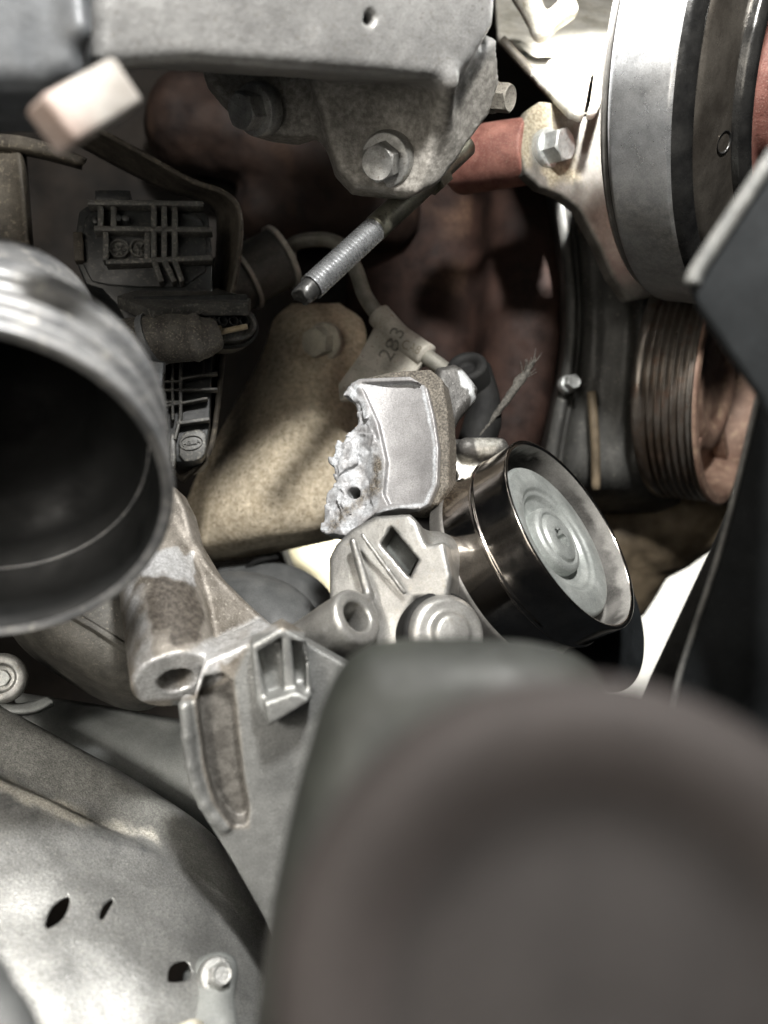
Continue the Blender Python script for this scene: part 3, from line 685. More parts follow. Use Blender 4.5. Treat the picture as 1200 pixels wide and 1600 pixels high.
    for k in range(12):
        a = math.radians(25+k*12); p = cc+e1*math.cos(a)*1.43+e2*math.sin(a)*.92-ax*.45
        mk('grip_tooth', *box(p, (ax, e1, e2), (.22, .035, .05)), plastic_dusty, con)
    mk('tan_wire', *tube([P(330, 524, 29.2), P(345, 519, 29.1), P(362, 515, 29.1), P(386, 510, 29.3)], .10, 12, 6), wire_tan, t)
    mk('white_lead', *tube([P(330, 516, 29.3), P(337, 514, 29.2), P(344, 513, 29.3)], .12, 12, 4), wire_tan, t)
    # lower half ribs
    for a, b, w in (((256, 560), (258, 655), .06), ((270, 560), (271, 660), .05), ((283, 550), (283, 660), .06), ((283, 596), (340, 586), .05), ((250, 614), (340, 612), .05), ((250, 640), (325, 626), .05), ((276, 665), (328, 658), .07),
                    ((258, 655), (262, 676), .05), ((283, 655), (274, 690), .05), ((284, 570), (284, 594), .04), ((318, 565), (318, 592), .04), ((256, 632), (284, 632), .05), ((256, 600), (284, 600), .05)): bar(a, b, w, .38 if w > .045 else .2)
    slab('badge_panel', [(279, 676), (322, 668), (323, 705), (312, 720), (280, 722)], .18, .2, plastic_dusty)
    slab('edge_post', [(264, 678), (274, 676), (275, 728), (266, 730)], .4, .5, plastic_dusty)
    d = unit(q(320, 685)-q(280, 693)); s_ = np.cross(n, d); s_ = s_ if s_[2] > 0 else -s_
    bc = q(299, 692, .2); V = []; F = []
    for i in range(48):
        a = 2*math.pi*i/48; e = d*math.cos(a)*.42+s_*math.sin(a)*.27
        for kk, z in ((1., 0), (.98, .05), (.90, .05), (.88, 0)): V.append(bc+e*kk+n*z)
    for i in range(48):
        j = (i+1) % 48
        for l in range(3): F.append((i*4+l, j*4+l, j*4+l+1, i*4+l+1))
    mk('badge_oval', np.array(V), F, plastic_dusty, t); lettering('lettering', 'HELLA', bc+n*.02, d, n, .22, plastic_dusty, t, .03)
build_actuator()

def build_harness():
    t = thing('wire_harness', 'grey taped wire bundle with cable tie plugged into the actuator', 'wire harness', P(270, 560, 29))
    V, F = tube([P(130, 545, 29.5), P(215, 536, 29), P(250, 530, 28.8), P(300, 528, 28.7), P(318, 527, 28.8), P(338, 521, 29.0)], [.9, .88, .86, .80, .72, .55], 28, 10)
    V = V+(.05*fbm(V, 1.6, 3))[:, None]*unit(A(0, -1, .3)); mk('taped_bundle', V, F, tape, t)
    V, F = tube([P(300, 528, 28.65), P(306, 527.5, 28.66), P(312, 527, 28.7)], [.80, .845, .79], 28, 4); mk('tape_wrap', V, F, tape, t)
    ax = unit(P(250, 530, 28.8)-P(215, 536, 29)); c = P(240, 531, 28.9)
    o = mk('cable_tie', *lathe(rprof([(-.13, .89), (-.13, .95), (.13, .95), (.13, .89)], .03), c, unit(ax+A(0, 0, .25)), 64), ziptie, t)
    p = P(245, 574, 28.1); e = unit(A(1, 0, -.12)); g = unit(A(0, -.95, -.2)); h_ = np.cross(e, g)
    mk('tie_head', *box(p, (e, g, h_), (.26, .2, .2)), ziptie, o, bevel=.04)
    mk('tie_tail', *box(p+A(.06, 0, -.38), (e, g, h_), (.14, .12, .22)), ziptie, o, bevel=.03)
build_harness()

# ================================================================== big steel pipe at the left
def build_pipe():
    ax = unit(A(-.25, .74, .62)); c = P(-46, 780, 15.6)
    t = thing('air_pipe', 'wide blurred steel pipe end with dark open mouth at the left', 'pipe', c)
    R = 3.62
    ou = rprof([(0, R-.15), (-.06, R+.04), (.02, R+.1), (.22, R+.1), (.32, R-.12), (.9, R-.12), (1.0, R+.08), (1.3, R+.08), (1.42, R-.14), (1.95, R-.14), (2.06, R+.1), (2.65, R+.1), (2.78, R-.1), (3.4, R-.6), (4.2, R-1.1), (7, R-1.3)], .07)
    V, F = lathe(ou, c, ax, 160); mk('pipe_wall', V, F, steel_pipe, t)
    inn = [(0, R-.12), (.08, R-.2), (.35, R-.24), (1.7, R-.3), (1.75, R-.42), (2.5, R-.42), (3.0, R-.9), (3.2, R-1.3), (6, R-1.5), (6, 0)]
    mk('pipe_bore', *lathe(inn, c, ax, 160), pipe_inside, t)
    mk('bore_ring', *lathe(rprof([(1.7, R-.28), (1.68, R-.33), (1.7, R-.36), (1.74, R-.33)], .01), c, ax, 160, closed=True), steel_pipe, t)
build_pipe()

# ================================================================== beige shield, stud, tube
def build_beige():
    t = thing('elbow_shield', 'beige mottled heat shield over an exhaust elbow, bolted at its top', 'heat shield', P(400, 870, 36))
    rows = []
    spec = [(474, 455, 530, 39, 38.0), (500, 428, 566, 38, 36.9), (540, 415, 572, 37.4, 36.4), (590, 392, 556, 37.4, 36.0), (640, 362, 560, 37.4, 35.4), (700, 330, 575, 37.2, 34.8), (760, 300, 580, 37, 34.4), (820, 278, 575, 37, 34.5), (862, 272, 560, 37.6, 35.4), (885, 282, 545, 39.5, 38)]
    for y, x0, x1, de, dc in spec:
        r = []
        for k in range(9):
            s_ = k/8; w = 1-abs(2*s_-1)**2.2; r.append(P(x0+(x1-x0)*s_, y-max(0, y-780)/105*46*s_**1.3, de+(dc-de)*w))
        rows.append(r)
    V, F = loft(rows, 8, 8, .12, bump=lambda g: g+A(0, .16, 0)*fbm(g, .5, 3)[:, None]+A(0, .02, 0)*fbm(g, 4, 2)[:, None]); mk('shield_sheet', V, F, insul, t)
    bolt(t, P(506, 534, 36.5), unit(A(-.45, -.86, -.2)), 1.15, .75, bolt_dust, .85, .14, .35, dish=.0)
build_beige()

def build_stud():
    a, b = P(690, 262, 28.5), P(468, 466, 25.2); n = unit(b-a); L = np.linalg.norm(b-a)
    t = thing('threaded_stud', 'long threaded stud with a broken dark tip under the lug', 'stud', a)
    i0 = L*.50; i1 = L*.93
    mk('shank', *lathe(rprof([(-1.5, .40), (i0-.05, .43), (i0, .36)], .05), a, n, 48), shank_m, t)
    pr = [(i0-.02, .34)]; x = i0; pitch = .145
    while x < i1: pr += [(x, .31), (x+.03, .31), (x+.08, .41), (x+.10, .41)]; x += pitch
    mk('thread', *lathe(pr, a, n, 48), thread_m, t, sharp=60)
    V, F = lathe([(i1-.05, .345), (i1+.1, .34), (i1+.3, .325), (i1+.45, .30), (i1+.5, .22), (i1+.42, .12), (i1+.5, 0)], a, n, 40)
    e = V-a; w = np.clip((e@n-i1)/.4, 0, 1); V = V+(n*.5)[None]*(w*.5*fbm(V, 2.2, 3))[:, None]; mk('broken_tip', V, F, black_ox, t)
    mk('collar_nut', *hexprof(a+n*.2, n, 1.05, .6, .2), shank_m, t, sharp=28)
build_stud()

def build_tube():
    t = thing('coolant_tube', 'thin bent steel tube with stamped label sleeve above the broken casting', 'tube', P(600, 540, 34))
    pts = [P(452, 415, 38), P(455, 385, 37.5), P(490, 374, 37), P(530, 382, 36.5), P(555, 420, 36), P(572, 465, 35.5), P(605, 508, 34.8), P(650, 545, 34), P(695, 578, 33.2), P(730, 605, 32.6)]
    mk('tube_run', *tube(pts, .33, 24, 8), tube_m, t)
    slv = mk('sleeve', *tube([P(592, 492, 34.9), P(620, 523, 34.5), P(645, 542, 34.05), P(667, 557, 33.7)], .52, 28, 6), tag_m, t)
    n = unit(A(-.25, -.93, .25)); o_ = P(610, 560, 34.0)
    tab = mk('label_tab', *plate([(583, 512), (600, 505), (668, 552), (645, 590), (625, 610), (530, 625), (528, 600), (560, 556)], o_, n, .3), tag_m, t, bevel=.06)
    d = unit(P(622, 515, 34)-P(603, 548, 34)); c = on_plane(611, 533, o_+n*.42, n)
    lettering('stamp', '283', c, d, n, .95, ink, tab, 0, onto=(tab, slv))
    lettering('faint_stamp', 'CA8', on_plane(642, 542, o_+n*.40, n), unit(P(650, 548, 34)-P(632, 537, 34)), n, .5, ink_faint, tab, 0, onto=(tab, slv))
build_tube()

def build_stub():
    a, b = P(385, 395, 38), P(452, 420, 37)
    t = thing('hose_stub', 'dim hose stub with a pale clamp band left of the stud', 'hose', a)
    n = unit(A(.80, .25, .54)); c = P(446, 398, 37.5)
    mk('hose_body', *lathe(rprof([(-5, 1.35), (-.2, 1.35), (0, 1.2), (0, 0)], .1), c, n, 48), can_m, t)
    mk('band', *lathe(rprof([(-.35, 1.36), (-.35, 1.46), (-.1, 1.46), (-.1, 1.36)], .03), c, n, 64), tag_m, t)
    mk('band', *lathe(rprof([(-2.3, 1.36), (-2.3, 1.46), (-2.1, 1.46), (-2.1, 1.36)], .03), c, n, 64), tag_m, t)
build_stub()

# ================================================================== broken casting in the middle
def build_broken():
    t = thing('broken_bracket', 'snapped aluminium bracket with a bright jagged break in the centre', 'bracket', P(620, 830, 29))
    n = unit(A(-.30, -.93, .20)); o_ = P(600, 700, 27.6)
    out = [(536, 614), (545, 600), (562, 591), (640, 588), (664, 602), (676, 650), (684, 700), (682, 755), (668, 786), (648, 796), (622, 794), (585, 803), (540, 838), (500, 830), (503, 795), (509, 770), (523, 752), (521, 728), (514, 718), (526, 688), (540, 664), (549, 658), (550, 628)]
    base = prism(out, o_, n, 1.5, .04)
    bx_ = prism([(556, 598), (640, 595), (672, 602), (740, 640), (740, 830), (640, 786), (606, 788), (598, 770), (603, 720), (590, 660), (568, 610)], o_, n, .9, .02, fr=1)
    cl_ = on_plane(622, 690, o_, n); dv = unit(on_plane(628, 600, o_, n)-on_plane(612, 790, o_, n)); cl_ = cl_+n*(4.2-.30)
    bore = cyl(cl_-dv*6, cl_+dv*6, 4.2)
    chan = cap(P(549, 640, 27.9), P(556, 780, 27.1), .50, .62)
    s = D(base, chan, k=.12)
    s = D(s, cap(P(585, 800, 26.7), P(520, 822, 27.1), .42, .35), k=.2)
    fr = [(490, 850), (500, 760), (505, 650), (530, 596), (556, 600), (578, 640), (598, 700), (600, 765), (585, 795), (545, 840)]
    def g(p):
        x, y = px_of(p); m = np.clip(-poly2d(fr, x, y)/12, 0, 1)
        wz = (p-o_)@n; h0 = p-wz[:, None]*n; w_ = h0+.06*np.stack([fbm(h0, 3, 2), fbm(h0+7, 3, 2), fbm(h0+13, 3, 2)], 1); return m*np.clip((wz+.95)/.35, 0, 1)*(.17*facets(w_*A(1, 1, .5), 1.25)+.06*facets(w_+3, 3.4)+.03*fbm(h0, 7, 3)+.06)
    s = disp(s, g)
    shell = prism([(548, 600), (562, 592), (612, 580), (672, 576), (690, 592), (699, 640), (702, 700), (700, 760), (682, 788), (650, 796), (600, 800)], o_-n*.5, n, 1.2, .12)
    s = U(s, disp(shell, lambda p: .02*fbm(p, 9, 2)), k=.05)
    s = D(s, I(bore, bx_), k=.03)
    hole = P(547, 766, 27.5); s = D(s, cyl(hole+n*2, hole-n*3, .2, rd=.01), k=.05)
    def white(V):
        a = mask_px(V, fr, 10, 8, 2.5)*np.clip(.55+1.1*fbm(V, 4, 3), 0, 1); x, y = px_of(V)
        e = np.abs(poly2d([(556, 604), (642, 600), (660, 606), (670, 650), (680, 700), (678, 755), (664, 788), (600, 797), (560, 826), (500, 826), (508, 770), (545, 640)], x, y))
        return np.clip(a*(.75+.5*fbm(V, 3, 3))+np.clip(1.1-e/3.2+.6*fbm(V, 5, 2), 0, 1), 0, 1)
    def sand(V):
        w = (V-(o_-n*.40))@n; return np.clip(.5-w/.12, 0, 1)*(1-mask_px(V, [(540, 596), (642, 592), (662, 604), (680, 700), (676, 770), (655, 796), (500, 850), (500, 640)], 4))*np.clip(1-mask_px(V, [(500, 850), (500, 640), (545, 600), (560, 700), (545, 840)], 8), 0, 1)
    def crud(V):
        return np.clip(mask_px(V, [(584, 712), (600, 715), (599, 765), (572, 775), (545, 812), (518, 830), (515, 815), (552, 782), (580, 756)], 9, 9, 4)*(.75+.8*fbm(V, 7, 3)), 0, 1)
    cast('broken_plate', s, frac_m, t, h=.055, attrs={'white': white, 'sand': sand, 'crud': crud})
    # dark arm behind it and lower ear
    arm = U(prism([(684, 572), (712, 566), (726, 574), (749, 604), (746, 622), (722, 650), (700, 692), (680, 700), (676, 620)], P(712, 620, 29.2), unit(A(.15, -.95, .2)), 1.6, .28),
            prism([(680, 680), (705, 684), (760, 684), (786, 692), (795, 712), (770, 760), (720, 790), (690, 792), (672, 780)], P(720, 735, 29.0), unit(A(.1, -.95, .25)), 1.3, .2),
            cap(P(730, 700, 28.9), P(778, 700, 29.3), .36), k=.35)
    hc = P(694, 737, 28.0); arm = D(arm, cyl(hc+A(-.3, -2, .2), hc+A(.3, 1.6, -.2), .34, rd=.02), k=.05)
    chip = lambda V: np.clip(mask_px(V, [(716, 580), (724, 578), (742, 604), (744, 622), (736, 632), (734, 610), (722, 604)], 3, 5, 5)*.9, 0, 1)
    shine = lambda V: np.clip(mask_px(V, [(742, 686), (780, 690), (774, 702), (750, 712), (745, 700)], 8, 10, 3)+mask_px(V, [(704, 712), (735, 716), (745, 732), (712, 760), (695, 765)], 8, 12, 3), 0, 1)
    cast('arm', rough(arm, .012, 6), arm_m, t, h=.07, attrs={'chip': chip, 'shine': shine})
build_broken()
# rubber grommet behind the arm
t = thing('rubber_grommet', 'black rubber grommet and shadow lump behind the dark cast arm', 'grommet', P(735, 600, 33))
mk('grommet_ring', *lathe(rprof([(-.9, .85), (.1, .8), (.2, .6), (.1, .4), (-.1, .3), (-.1, 0)], .1), P(730, 574, 32.6), unit(A(-.2, -.75, .6)), 48), rubber, t)
mk('shadow_lump', *tube([P(752, 575, 34.2), P(757, 620, 33.2), P(754, 660, 32.9), P(735, 715, 32.6)], [.4, .6, .75, .7], 20, 6), rubber, t)  # black form standing in for the shadow behind the arm
# frayed cord
V, F = tube([P(722, 705, 32.0), P(757, 670, 32.2), P(788, 630, 32.4), P(815, 592, 32.6), P(838, 562, 32.8)], [.09, .10, .13, .20, .04], 16, 12)
V = V+.06*np.stack([fbm(V, 5, 2), fbm(V+9, 5, 2), fbm(V+21, 5, 2)], 1); t = thing('frayed_cord', 'frayed grey cord end sticking up beside the engine block', 'cord', P(722, 705, 32)); mk('cord', V, F, rope_m, t)
random.seed(4)
for k in range(14):
    a = P(random.uniform(800, 832), random.uniform(575, 612), 32.5); a = P(838-random.random()*34, 0, 32.6); tt = random.random(); b0 = P(812+22*tt, 598-34*tt, 32.6)
    e = unit(A(random.uniform(-.2, .9), random.uniform(-.4, .1), random.uniform(.2, 1.2)))
    mk('strand', *tube([b0, b0+e*.35+A(.04, 0, 0), b0+e*random.uniform(.5, .8)], [.022, .018, .008], 6, 4), rope_m, t)

# ================================================================== belt tensioner
def build_tensioner():
    t = thing('belt_tensioner', 'belt tensioner with polished black pulley and pale cast body', 'tensioner', P(640, 1010, 25))
    n = unit(A(-.22, -.95, .22)); o_ = P(600, 880, 24.6)
    main = prism([(513, 872), (524, 850), (548, 826), (585, 806), (640, 802), (652, 815), (666, 850), (694, 846), (706, 900), (700, 935), (650, 935), (632, 965), (632, 1060), (560, 1060), (514, 945)], o_, n, 2.0, .14)
    step = prism([(576, 812), (640, 803), (652, 815), (680, 880), (660, 925), (640, 930), (562, 838)], o_+n*.35, n, .8, .08)
    rib = U(cap(P(552, 846, 24.35), P(577, 932, 24.1), .12, .16), cap(P(566, 836, 24.3), P(632, 926, 24.0), .07), k=.1)
    boss = cyl(P(440, 1040, 25.6), P(560, 962, 23.2), .86, .84, rd=.14)
    s = U(main, rib, boss, cap(P(680, 870, 26.2), P(740, 900, 28.0), .8), k=.28)
    s = D(s, prism([(611, 822), (654, 874), (640, 903), (594, 850)], o_, n, 1.3, .02, fr=.9), k=.05)
    bx = unit(P(560, 962, 23.2)-P(440, 1040, 25.6)); bc = P(560, 961, 23.15)
    s = D(s, cyl(bc+bx*.6, bc-bx*1.1, .44, rd=.02), k=.1)
    cast('body', rough(s, .012, 3), body_m, t, h=.075)
    d = on_plane(625, 862, o_-n*.55, n)
    mk('slot_insert', *plate([(618, 832), (652, 872), (636, 902), (600, 858)], o_-n*.75, n, .2), grey_plate, t)
    # pivot cap with dark seal
    c = P(695, 992, 23.9); ax = unit(A(.34, -.90, .25))
    mk('pivot_seal', *lathe(rprof([(-1.2, 1.28), (-.05, 1.28), (.05, 1.2), (.05, 1.05)], .06), c, ax, 72), rubber, t)
    mk('pivot_cap', *lathe(rprof([(-.2, 1.16), (.22, 1.14), (.36, .98), (.36, .62), (.62, .52), (.66, 0)], .12), c, ax, 72), body_m, t)
    # pulley
    C = P(894, 830, 27.3); N_ = unit(A(.709, -.52, .478)); R = 3.48
    shell = mk('pulley_shell', *lathe(rprof([(-.04, R-.17), (.0, R-.15), (.03, R-.08), (.0, R), (-.25, R), (-1.28, R-.01), (-1.33, R+.045), (-1.42, R+.045), (-1.47, R-.01), (-2.62, R-.02)], .03), C, N_, 256), chrome, t)
    mk('back_ring', *lathe(rprof([(-2.6, R-.02), (-2.68, R+.05), (-3.15, R+.02), (-3.25, R-.15), (-3.25, 1.0)], .06), C, N_, 128), ring_grey, shell, sharp=45)
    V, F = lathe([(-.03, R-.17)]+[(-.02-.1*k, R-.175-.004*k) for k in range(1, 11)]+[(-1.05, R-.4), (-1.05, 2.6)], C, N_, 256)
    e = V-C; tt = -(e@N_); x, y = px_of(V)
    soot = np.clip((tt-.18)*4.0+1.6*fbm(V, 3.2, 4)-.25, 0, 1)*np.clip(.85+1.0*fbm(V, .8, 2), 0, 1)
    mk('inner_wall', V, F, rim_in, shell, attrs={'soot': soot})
    capo = mk('dust_cap', *lathe(rprof([(-1.0, 2.78), (-.62, 2.78), (-.52, 2.68), (-.47, 2.2), (-.50, 1.95), (-.60, 1.85), (-.62, 1.72), (-.80, 1.60), (-.92, 1.3), (-.92, .8)], .05), C, N_, 160), cap_m, shell)
    cb = mk('pulley_bolt', *lathe(rprof([(-.92, 1.22), (-.62, 1.20), (-.52, 1.12), (-.50, .98), (-.55, .93), (-.55, .86), (-.44, .80), (-.40, .42), (-.42, .36)], .04), C, N_, 96), cap_m, shell)
    u, v, _ = frame(N_); V = []; F = []; sg = 72
    for i in range(sg):
        a = 2*math.pi*i/sg; r = .32+.055*math.cos(6*a); dd = u*math.cos(a)+v*math.sin(a)
        V += [C+N_*-.42+dd*.37, C+N_*-.42+dd*r, C+N_*-.85+dd*r, C+N_*-.85]
    for i in range(sg):
        j = (i+1) % sg
        for k in range(3): F.append((i*4+k, j*4+k, j*4+k+1, i*4+k+1))
    mk('torx_socket', np.array(V), F, cap_m, cb, sharp=40)
build_tensioner()
# backing discs right of the pulley
C2 = P(925, 945, 30.2); N2 = unit(A(.66, -.66, .36))
o = mk('dust_disc', *lathe(rprof([(-.1, 0), (-.1, 3.15), (.02, 3.2), (.05, 3.12), (-.02, 2.5), (-.02, 0)], .03), C2, N2, 128), belt_black); tag(o, 'thin black disc edge just behind the polished tensioner pulley', 'disc')
s = U(cyl(P(960, 1010, 31.5), P(920, 1030, 32.2), .85), cap(P(945, 1000, 31.4), P(930, 1060, 31), .35), k=.2)
o = cast('end_boss', s, flange_m, h=.09, attrs={'dust': lambda V: np.zeros(len(V))}); tag(o, 'small pale rounded boss peeking out below the polished pulley', 'boss')

# ================================================================== left bracket with bore, pocket plate
def build_left_bracket():
    t = thing('mounting_bracket', 'scuffed aluminium bracket with bored boss below the pipe mouth', 'bracket', P(280, 1090, 23))
    bt, bb = P(240, 850, 26.2), P(276, 1064, 22.6); ba = unit(bb-bt)
    boss = cyl(bt, bb, 1.22, 1.20, rd=.08)
    nw = unit(A(-.15, -.93, .33)); ow = P(320, 930, 24.6)
    web = prism([(240, 745), (272, 760), (288, 792), (300, 840), (330, 890), (370, 930), (412, 968), (450, 990), (440, 1030), (300, 1050), (215, 1000), (205, 880)], ow, nw, 1.1, .12)
    nl = unit(A(-.05, -.55, .83)); ol = P(380, 1000, 23.2)
    ledge = prism([(315, 1012), (340, 995), (408, 966), (425, 975), (455, 1000), (448, 1018), (405, 988), (352, 1038)], ol, nl, .9, .05)
    npn = unit(A(.12, -.98, -.12)); op = P(400, 1200, 22.2)
    plt = prism([(318, 1035), (400, 1000), (470, 1000), (560, 1050), (560, 1600), (470, 1600), (414, 1438), (362, 1345), (318, 1275), (298, 1200), (285, 1120), (279, 1102), (288, 1094), (300, 1098)], op, npn, .7, .08)
    pocket = prism(smooth_poly([(304, 1060), (318, 1190), (335, 1255), (362, 1288), (384, 1290), (390, 1265), (380, 1215), (368, 1120), (362, 1050)], 1), op, npn, .55, .04, fr=.3)
    rimw = U(*[cap(on_plane(*a, op+npn*.02, npn), on_plane(*b, op+npn*.02, npn), .16) for a, b in (((289, 1104), (293, 1150)), ((293, 1150), (299, 1195)), ((299, 1195), (307, 1228)), ((307, 1228), (320, 1256)), ((320, 1256), (336, 1278)), ((336, 1278), (352, 1291)))], k=.1)
    cup = prism([(392, 1008), (440, 980), (478, 1002), (488, 1092), (420, 1136), (400, 1100)], op+npn*.75, npn, 1.0, .08)
    cupc = U(prism([(402, 1018), (440, 996), (444, 1088), (416, 1100)], op+npn*.75, npn, 1.2, .03, fr=.5), prism([(455, 1000), (476, 1006), (480, 1078), (462, 1082)], op+npn*.75, npn, 1.0, .03, fr=.5), k=0)
    lipb = prism([(412, 1098), (462, 1082), (486, 1094), (420, 1136)], op+npn*1.1, npn, .8, .05)
    s = U(boss, web, ledge, k=.22)
    s2 = U(D(plt, pocket, k=.08), rimw, k=.12)
    s2 = U(s2, D(cup, cupc, k=.05), lipb, k=.12)
    s = U(s, s2, k=.18)
    s = D(s, cyl(bb+ba*.5, bb-ba*3, .50, rd=.02), k=.06)
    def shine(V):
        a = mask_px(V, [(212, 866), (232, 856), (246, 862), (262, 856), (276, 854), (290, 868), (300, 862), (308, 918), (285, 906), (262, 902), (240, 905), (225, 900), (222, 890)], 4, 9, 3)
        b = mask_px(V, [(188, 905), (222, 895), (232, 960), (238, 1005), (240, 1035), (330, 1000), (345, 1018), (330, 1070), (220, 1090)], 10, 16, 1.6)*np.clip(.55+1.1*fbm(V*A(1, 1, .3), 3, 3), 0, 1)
        c = mask_px(V, [(315, 1008), (405, 964), (455, 995), (450, 1010), (408, 990), (352, 1040)], 6, 8, 2)*np.clip(.8+.8*fbm(V, 2, 3), 0, 1)  # ledge top whitened where it catches the light
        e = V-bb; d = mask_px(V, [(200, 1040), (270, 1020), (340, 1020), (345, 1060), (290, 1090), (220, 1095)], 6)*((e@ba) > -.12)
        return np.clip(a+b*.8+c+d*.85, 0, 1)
    oil = lambda V: np.clip(mask_px(V, [(232, 905), (255, 898), (290, 908), (308, 922), (320, 960), (318, 1000), (275, 1010), (240, 985), (230, 940)], 6, 12, 2.2)*(1-.8*mask_px(V, [(240, 985), (268, 978), (262, 1000), (245, 1000)], 4, 6, 4)), 0, 1)
    sg = lambda V: mask_px(V, [(395, 990), (600, 980), (600, 1650), (405, 1650), (300, 1300), (285, 1200), (270, 1095), (302, 1092), (316, 1200), (330, 1252), (360, 1296), (390, 1294), (392, 1265), (382, 1215), (365, 1060)], 7, 4, 1)
    pk = lambda V: mask_px(V, [(303, 1090), (362, 1060), (382, 1215), (392, 1260), (385, 1292), (360, 1290), (333, 1252), (318, 1190)], 5, 3, 2)
    cast('bracket_body', rough(s, .006, 5), brk_m, t, h=.075, attrs={'shine': shine, 'oil': oil, 'smoothgrey': sg, 'pocket': pk})
build_left_bracket()

# dark canister behind the bracket
ax = unit(A(-.45, -.45, -.77)); c = P(120, 1000, 28.5)
t = thing('oil_canister', 'dark dusty canister with a seamed end behind the bored bracket', 'canister', c)
V, F = lathe(rprof([(-2.2, 3.0), (-1.0, 3.25), (.6, 3.2), (1.5, 2.9), (1.9, 2.2), (2.0, 0)], .5, 5), P(165, 985, 29.5), ax, 120); mk('can_body', V, F, can_m, t)
mk('seam', *lathe(rprof([(.55, 3.18), (.6, 3.34), (.78, 3.34), (.84, 3.14)], .05), P(165, 985, 29.5), ax, 120), can_m, t)
# socket bolt and strap at far left
t = thing('strap_bolt', 'grey strap and socket bolt at the left edge under the pipe', 'strap', P(10, 1090, 27))
b_ = mk('bolt_head', *lathe(rprof([(-.6, .8), (.3, .8), (.42, .7), (.42, .45), (.2, .42), (.2, 0)], .06), P(2, 1060, 26.8), unit(A(.35, -.9, .2)), 48), zinc_dull, t)
mk('star_recess', *hexprof(P(2, 1060, 26.8)+unit(A(.35, -.9, .2))*.18, unit(A(.35, -.9, .2)), .5, .12), zinc_clean, b_, sharp=28)
mk('strap', *loft([[P(-60, 1085, 27.2), P(20, 1098, 27.2), P(50, 1095, 27.4), P(75, 1088, 27.6)], [P(-60, 1105, 27), P(20, 1115, 27), P(56, 1112, 27.2), P(84, 1098, 27.5)], [P(-60, 1110, 28.5), P(20, 1118, 28.5), P(56, 1116, 28.5), P(84, 1104, 28.6)]], 6, 5, .12), grey_plate, t)
# grey hoses in the gap
t = thing('grey_hose', 'grey rubber hose bend in the gap right of the bracket', 'hose', P(400, 960, 33))
mk('hose_body', *tube([P(300, 985, 35.5), P(360, 960, 33.5), P(430, 985, 32.0), P(440, 1060, 31.5)], 1.75, 36, 10), grey_hose, t)
t2 = thing('corrugated_hose', 'darker grey hose end partly hidden beside the cream tray', 'hose', P(470, 950, 36))
mk('hose_body', *tube([P(360, 930, 38), P(440, 935, 36.5), P(480, 975, 35.5), P(470, 1050, 35)], 1.5, 36, 10), grey_hose, t2)
mk('strap', *tube([P(372, 905, 37), P(400, 878, 36.5), P(435, 868, 36.5)], .16, 10, 6), rubber, t2)
# cream tray
V, F = loft([[P(380, 800, 82), P(470, 802, 81), P(520, 798, 82), P(640, 795, 84)], [P(400, 860, 81), P(480, 872, 79), P(530, 862, 81), P(640, 860, 84)], [P(420, 900, 82), P(500, 915, 80), P(550, 910, 82), P(640, 920, 84)], [P(440, 985, 84), P(525, 990, 84), P(560, 1000, 84), P(640, 1000, 86)]], 6, 6, .15)
o = mk('cream_tray', V, F, cream_m); tag(o, 'cream plastic tray corner glimpsed between hose and tensioner', 'tray')

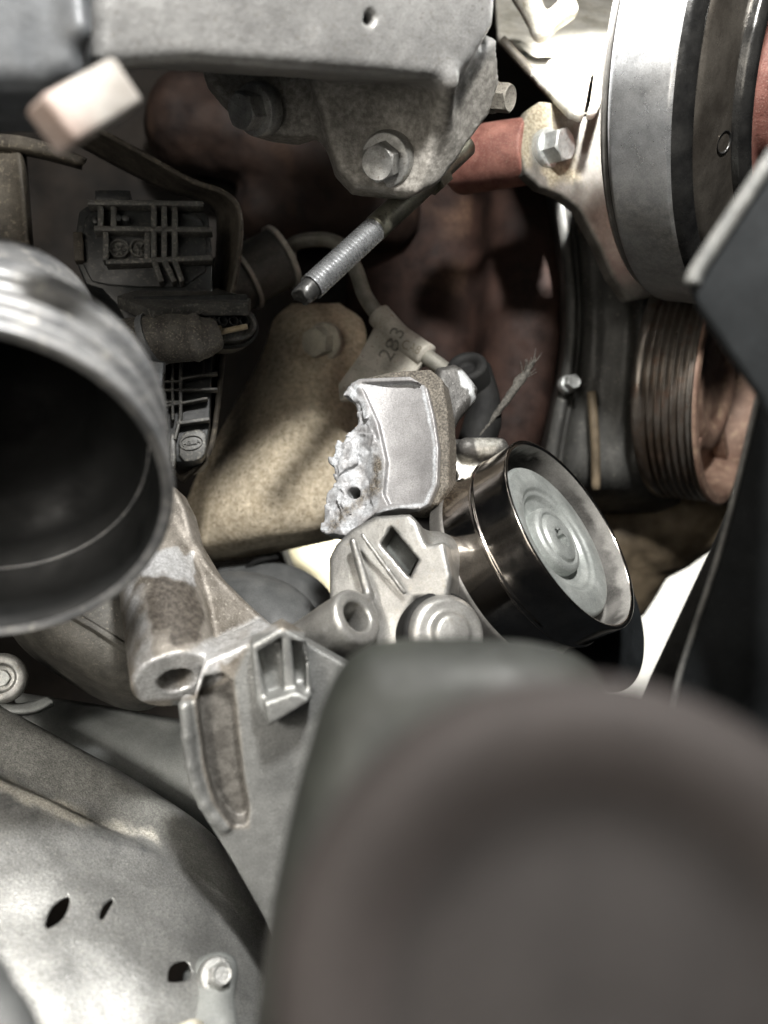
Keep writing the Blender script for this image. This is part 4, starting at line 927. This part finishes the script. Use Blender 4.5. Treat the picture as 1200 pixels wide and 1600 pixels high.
# ================================================================== lower left heat shield and plate
def build_shield():
    t = thing('lower_heat_shield', 'large dusty grey heat shield with two slits in the lower left', 'heat shield', P(200, 1590, 22))
    r0 = [(-60, 1085), (0, 1112), (90, 1160), (200, 1222), (300, 1288), (352, 1342), (392, 1400), (420, 1450)]
    rows = [[P(x+10, y-4, 27.6) for x, y in r0], [P(x, y, 26.6) for x, y in r0],
            [P(-60, 1180, 25), P(0, 1205, 25), P(75, 1238, 24.9), P(170, 1285, 24.9), P(265, 1330, 25), P(330, 1375, 25.3), P(380, 1425, 25.6), P(418, 1470, 26)],
            [P(-60, 1200, 24.2), P(0, 1225, 24.2), P(75, 1258, 24.2), P(170, 1305, 24.2), P(260, 1350, 24.4), P(325, 1395, 24.8), P(378, 1440, 25.2), P(418, 1485, 25.6)],
            [P(-60, 1290, 22.6), P(0, 1310, 22.6), P(80, 1340, 22.6), P(170, 1375, 22.8), P(255, 1410, 23), P(322, 1445, 23.6), P(376, 1480, 24.2), P(416, 1520, 24.8)],
            [P(-60, 1400, 21), P(0, 1410, 21), P(80, 1430, 21), P(165, 1455, 21.2), P(250, 1480, 21.6), P(318, 1505, 22.2), P(372, 1530, 23), P(412, 1560, 23.6)],
            [P(-60, 1520, 19.6), P(0, 1525, 19.6), P(80, 1530, 19.6), P(162, 1545, 20), P(245, 1560, 20.4), P(312, 1575, 21), P(368, 1595, 21.8), P(406, 1610, 22.4)],
            [P(-60, 1680, 18.4), P(0, 1680, 18.4), P(80, 1680, 18.4), P(160, 1685, 18.8), P(240, 1690, 19.2), P(306, 1700, 19.8), P(362, 1710, 20.6), P(400, 1720, 21.2)]]
    V, F = loft(rows, 10, 10, .2, bump=lambda g: g+unit(A(0, 1, -.5))*(.22*fbm(g, .35, 2)+.05*fbm(g, 1.2, 3))[:, None])
    dl = mask_px(V, [(-10, 1215), (60, 1240), (135, 1268), (150, 1285), (235, 1300), (245, 1312), (190, 1302), (120, 1285), (0, 1240)], 8, 14, 2.5)
    dk = np.clip(mask_px(V, [(0, 1238), (120, 1280), (190, 1300), (260, 1325), (255, 1345), (190, 1330), (130, 1318), (60, 1290), (0, 1265)], 26, 22, 1.6)*(.75+.9*fbm(V, 3, 3)), 0, 1)
    st = mask_px(V, [(-80, 1060), (90, 1150), (300, 1280), (430, 1450), (400, 1470), (260, 1320), (140, 1262), (-80, 1180)], 22, 18, 1)  # strip above the fold darkened, its shade put into the colour
    o = mk('shield_sheet', V, F, shield_m, t, attrs={'dustline': dl, 'dark': dk*.8, 'strip_shade': st*.85})
    nn = unit(-P(170, 1450, 1))
    cut(o, plate(smooth_poly([(58, 1454), (66, 1418), (88, 1398), (104, 1394), (96, 1428), (78, 1446)], 1), P(80, 1423, 19), nn, 6),
        plate(smooth_poly([(152, 1436), (157, 1414), (172, 1399), (180, 1400), (169, 1419), (161, 1434)], 1), P(166, 1417, 19), nn, 6),
        plate(smooth_poly([(271, 1540), (274, 1520), (288, 1510), (312, 1508), (318, 1538), (300, 1545), (274, 1545)], 1), P(290, 1528, 19), nn, 6))
    # bolt standing in a dimple on a bracket
    bo = bolt(t, P(338, 1524, 21.6), unit(A(.45, -.75, .48)), .5, .42, shield_m, .45, .1, .3)
    s = U(cap(P(312, 1528, 22.2), P(345, 1518, 22.0), .42, .45), cap(P(330, 1535, 22.0), P(334, 1610, 20.9), .52, .62), k=.4)
    cast('clip_bracket', rough(s, .02, 3), grey_plate, t, h=.08)
    mk('pry_tab', *loft([[P(262, 1608, 19.6), P(300, 1592, 19.8), P(318, 1596, 20)], [P(264, 1622, 19.4), P(300, 1606, 19.6), P(320, 1606, 19.9)]], 5, 4, .1), bolt_dust, t)
build_shield()
V, F = loft([[P(20, 1080, 31), P(150, 1100, 31.5), P(260, 1120, 31.5), P(340, 1130, 31.5)], [P(40, 1140, 30), P(150, 1150, 30), P(250, 1185, 30), P(340, 1200, 30)], [P(60, 1200, 29.5), P(160, 1230, 29.5), P(260, 1260, 29.5), P(350, 1290, 29.5)], [P(100, 1300, 30), P(200, 1310, 30), P(300, 1320, 30), P(360, 1380, 30)]], 6, 6, .2, bump=lambda g: g+A(0, .15, 0)*fbm(g, .6, 3)[:, None])
o = mk('underbody_plate', V, F, grey_plate); tag(o, 'smooth grey sheet below the dark canister, above the heat shield', 'plate')
# shadowed end piece by the hose edge
s = U(cyl(P(400, 1590, 23.6), P(425, 1570, 24.4), .7), cap(P(395, 1600, 23.5), P(430, 1640, 23.4), .6), k=.2)
o = cast('pipe_lug', rough(s, .02, 3), grey_plate, h=.1); tag(o, 'grey lug half hidden between heat shield and rubber boot', 'lug')
# near dark blurred corner bottom left
s = U(cap(P(-40, 1540, 11.5), P(10, 1640, 11.3), .45), cap(P(0, 1600, 11.4), P(40, 1680, 11.2), .38), k=.2)
o = cast('hose_corner', s, grey_hose, h=.08); tag(o, 'blurred grey hose corner in the bottom left', 'hose')

# ================================================================== foreground rubber boot, far out of focus
def build_boot():
    c = P(945, 1600, 5.6); n = unit(A(-.10, -.90, .35))
    t = thing('rubber_boot', 'large brown grey rubber boot, far out of focus in the foreground', 'rubber boot', c)
    mk('boot_lip', *lathe(rprof([(a*.8, b*.8) for a, b in [(-1.6, 2.95), (-.9, 3.05), (-.4, 3.0), (.0, 2.8), (.12, 2.5), (.05, 2.2), (-.06, 2.0), (-.15, 1.85)]], .2, 5), c, n, 120), hose_m, t)
    mk('boot_groove', *lathe(rprof([(a*.8, b*.8) for a, b in [(-.15, 1.87), (-.27, 1.6), (-.3, 1.35), (-.27, 1.1)]], .2, 5), c, n, 120), hose_shaded, t)
    mk('boot_cone', *lathe(rprof([(a*.8, b*.8) for a, b in [(-.27, 1.12), (-.24, .8), (-.22, .4), (-.23, 0)]], .2, 5), c, n, 120), boot_mid, t)
    cl = prism(smooth_poly([(590, 982), (840, 980), (960, 1025), (1020, 1200), (1020, 1900), (360, 1900), (380, 1560), (410, 1380), (446, 1220), (484, 1095), (530, 1008)], 2), P(600, 1100, 12.6), unit(A(-.08, -.95, .3)), 3.2, 1.1)
    cast('collar', rough(cl, .06, .8), collar_m, t, h=.14)
build_boot()

for o in bpy.data.objects:
    if '_loc' in o: del o['_loc']
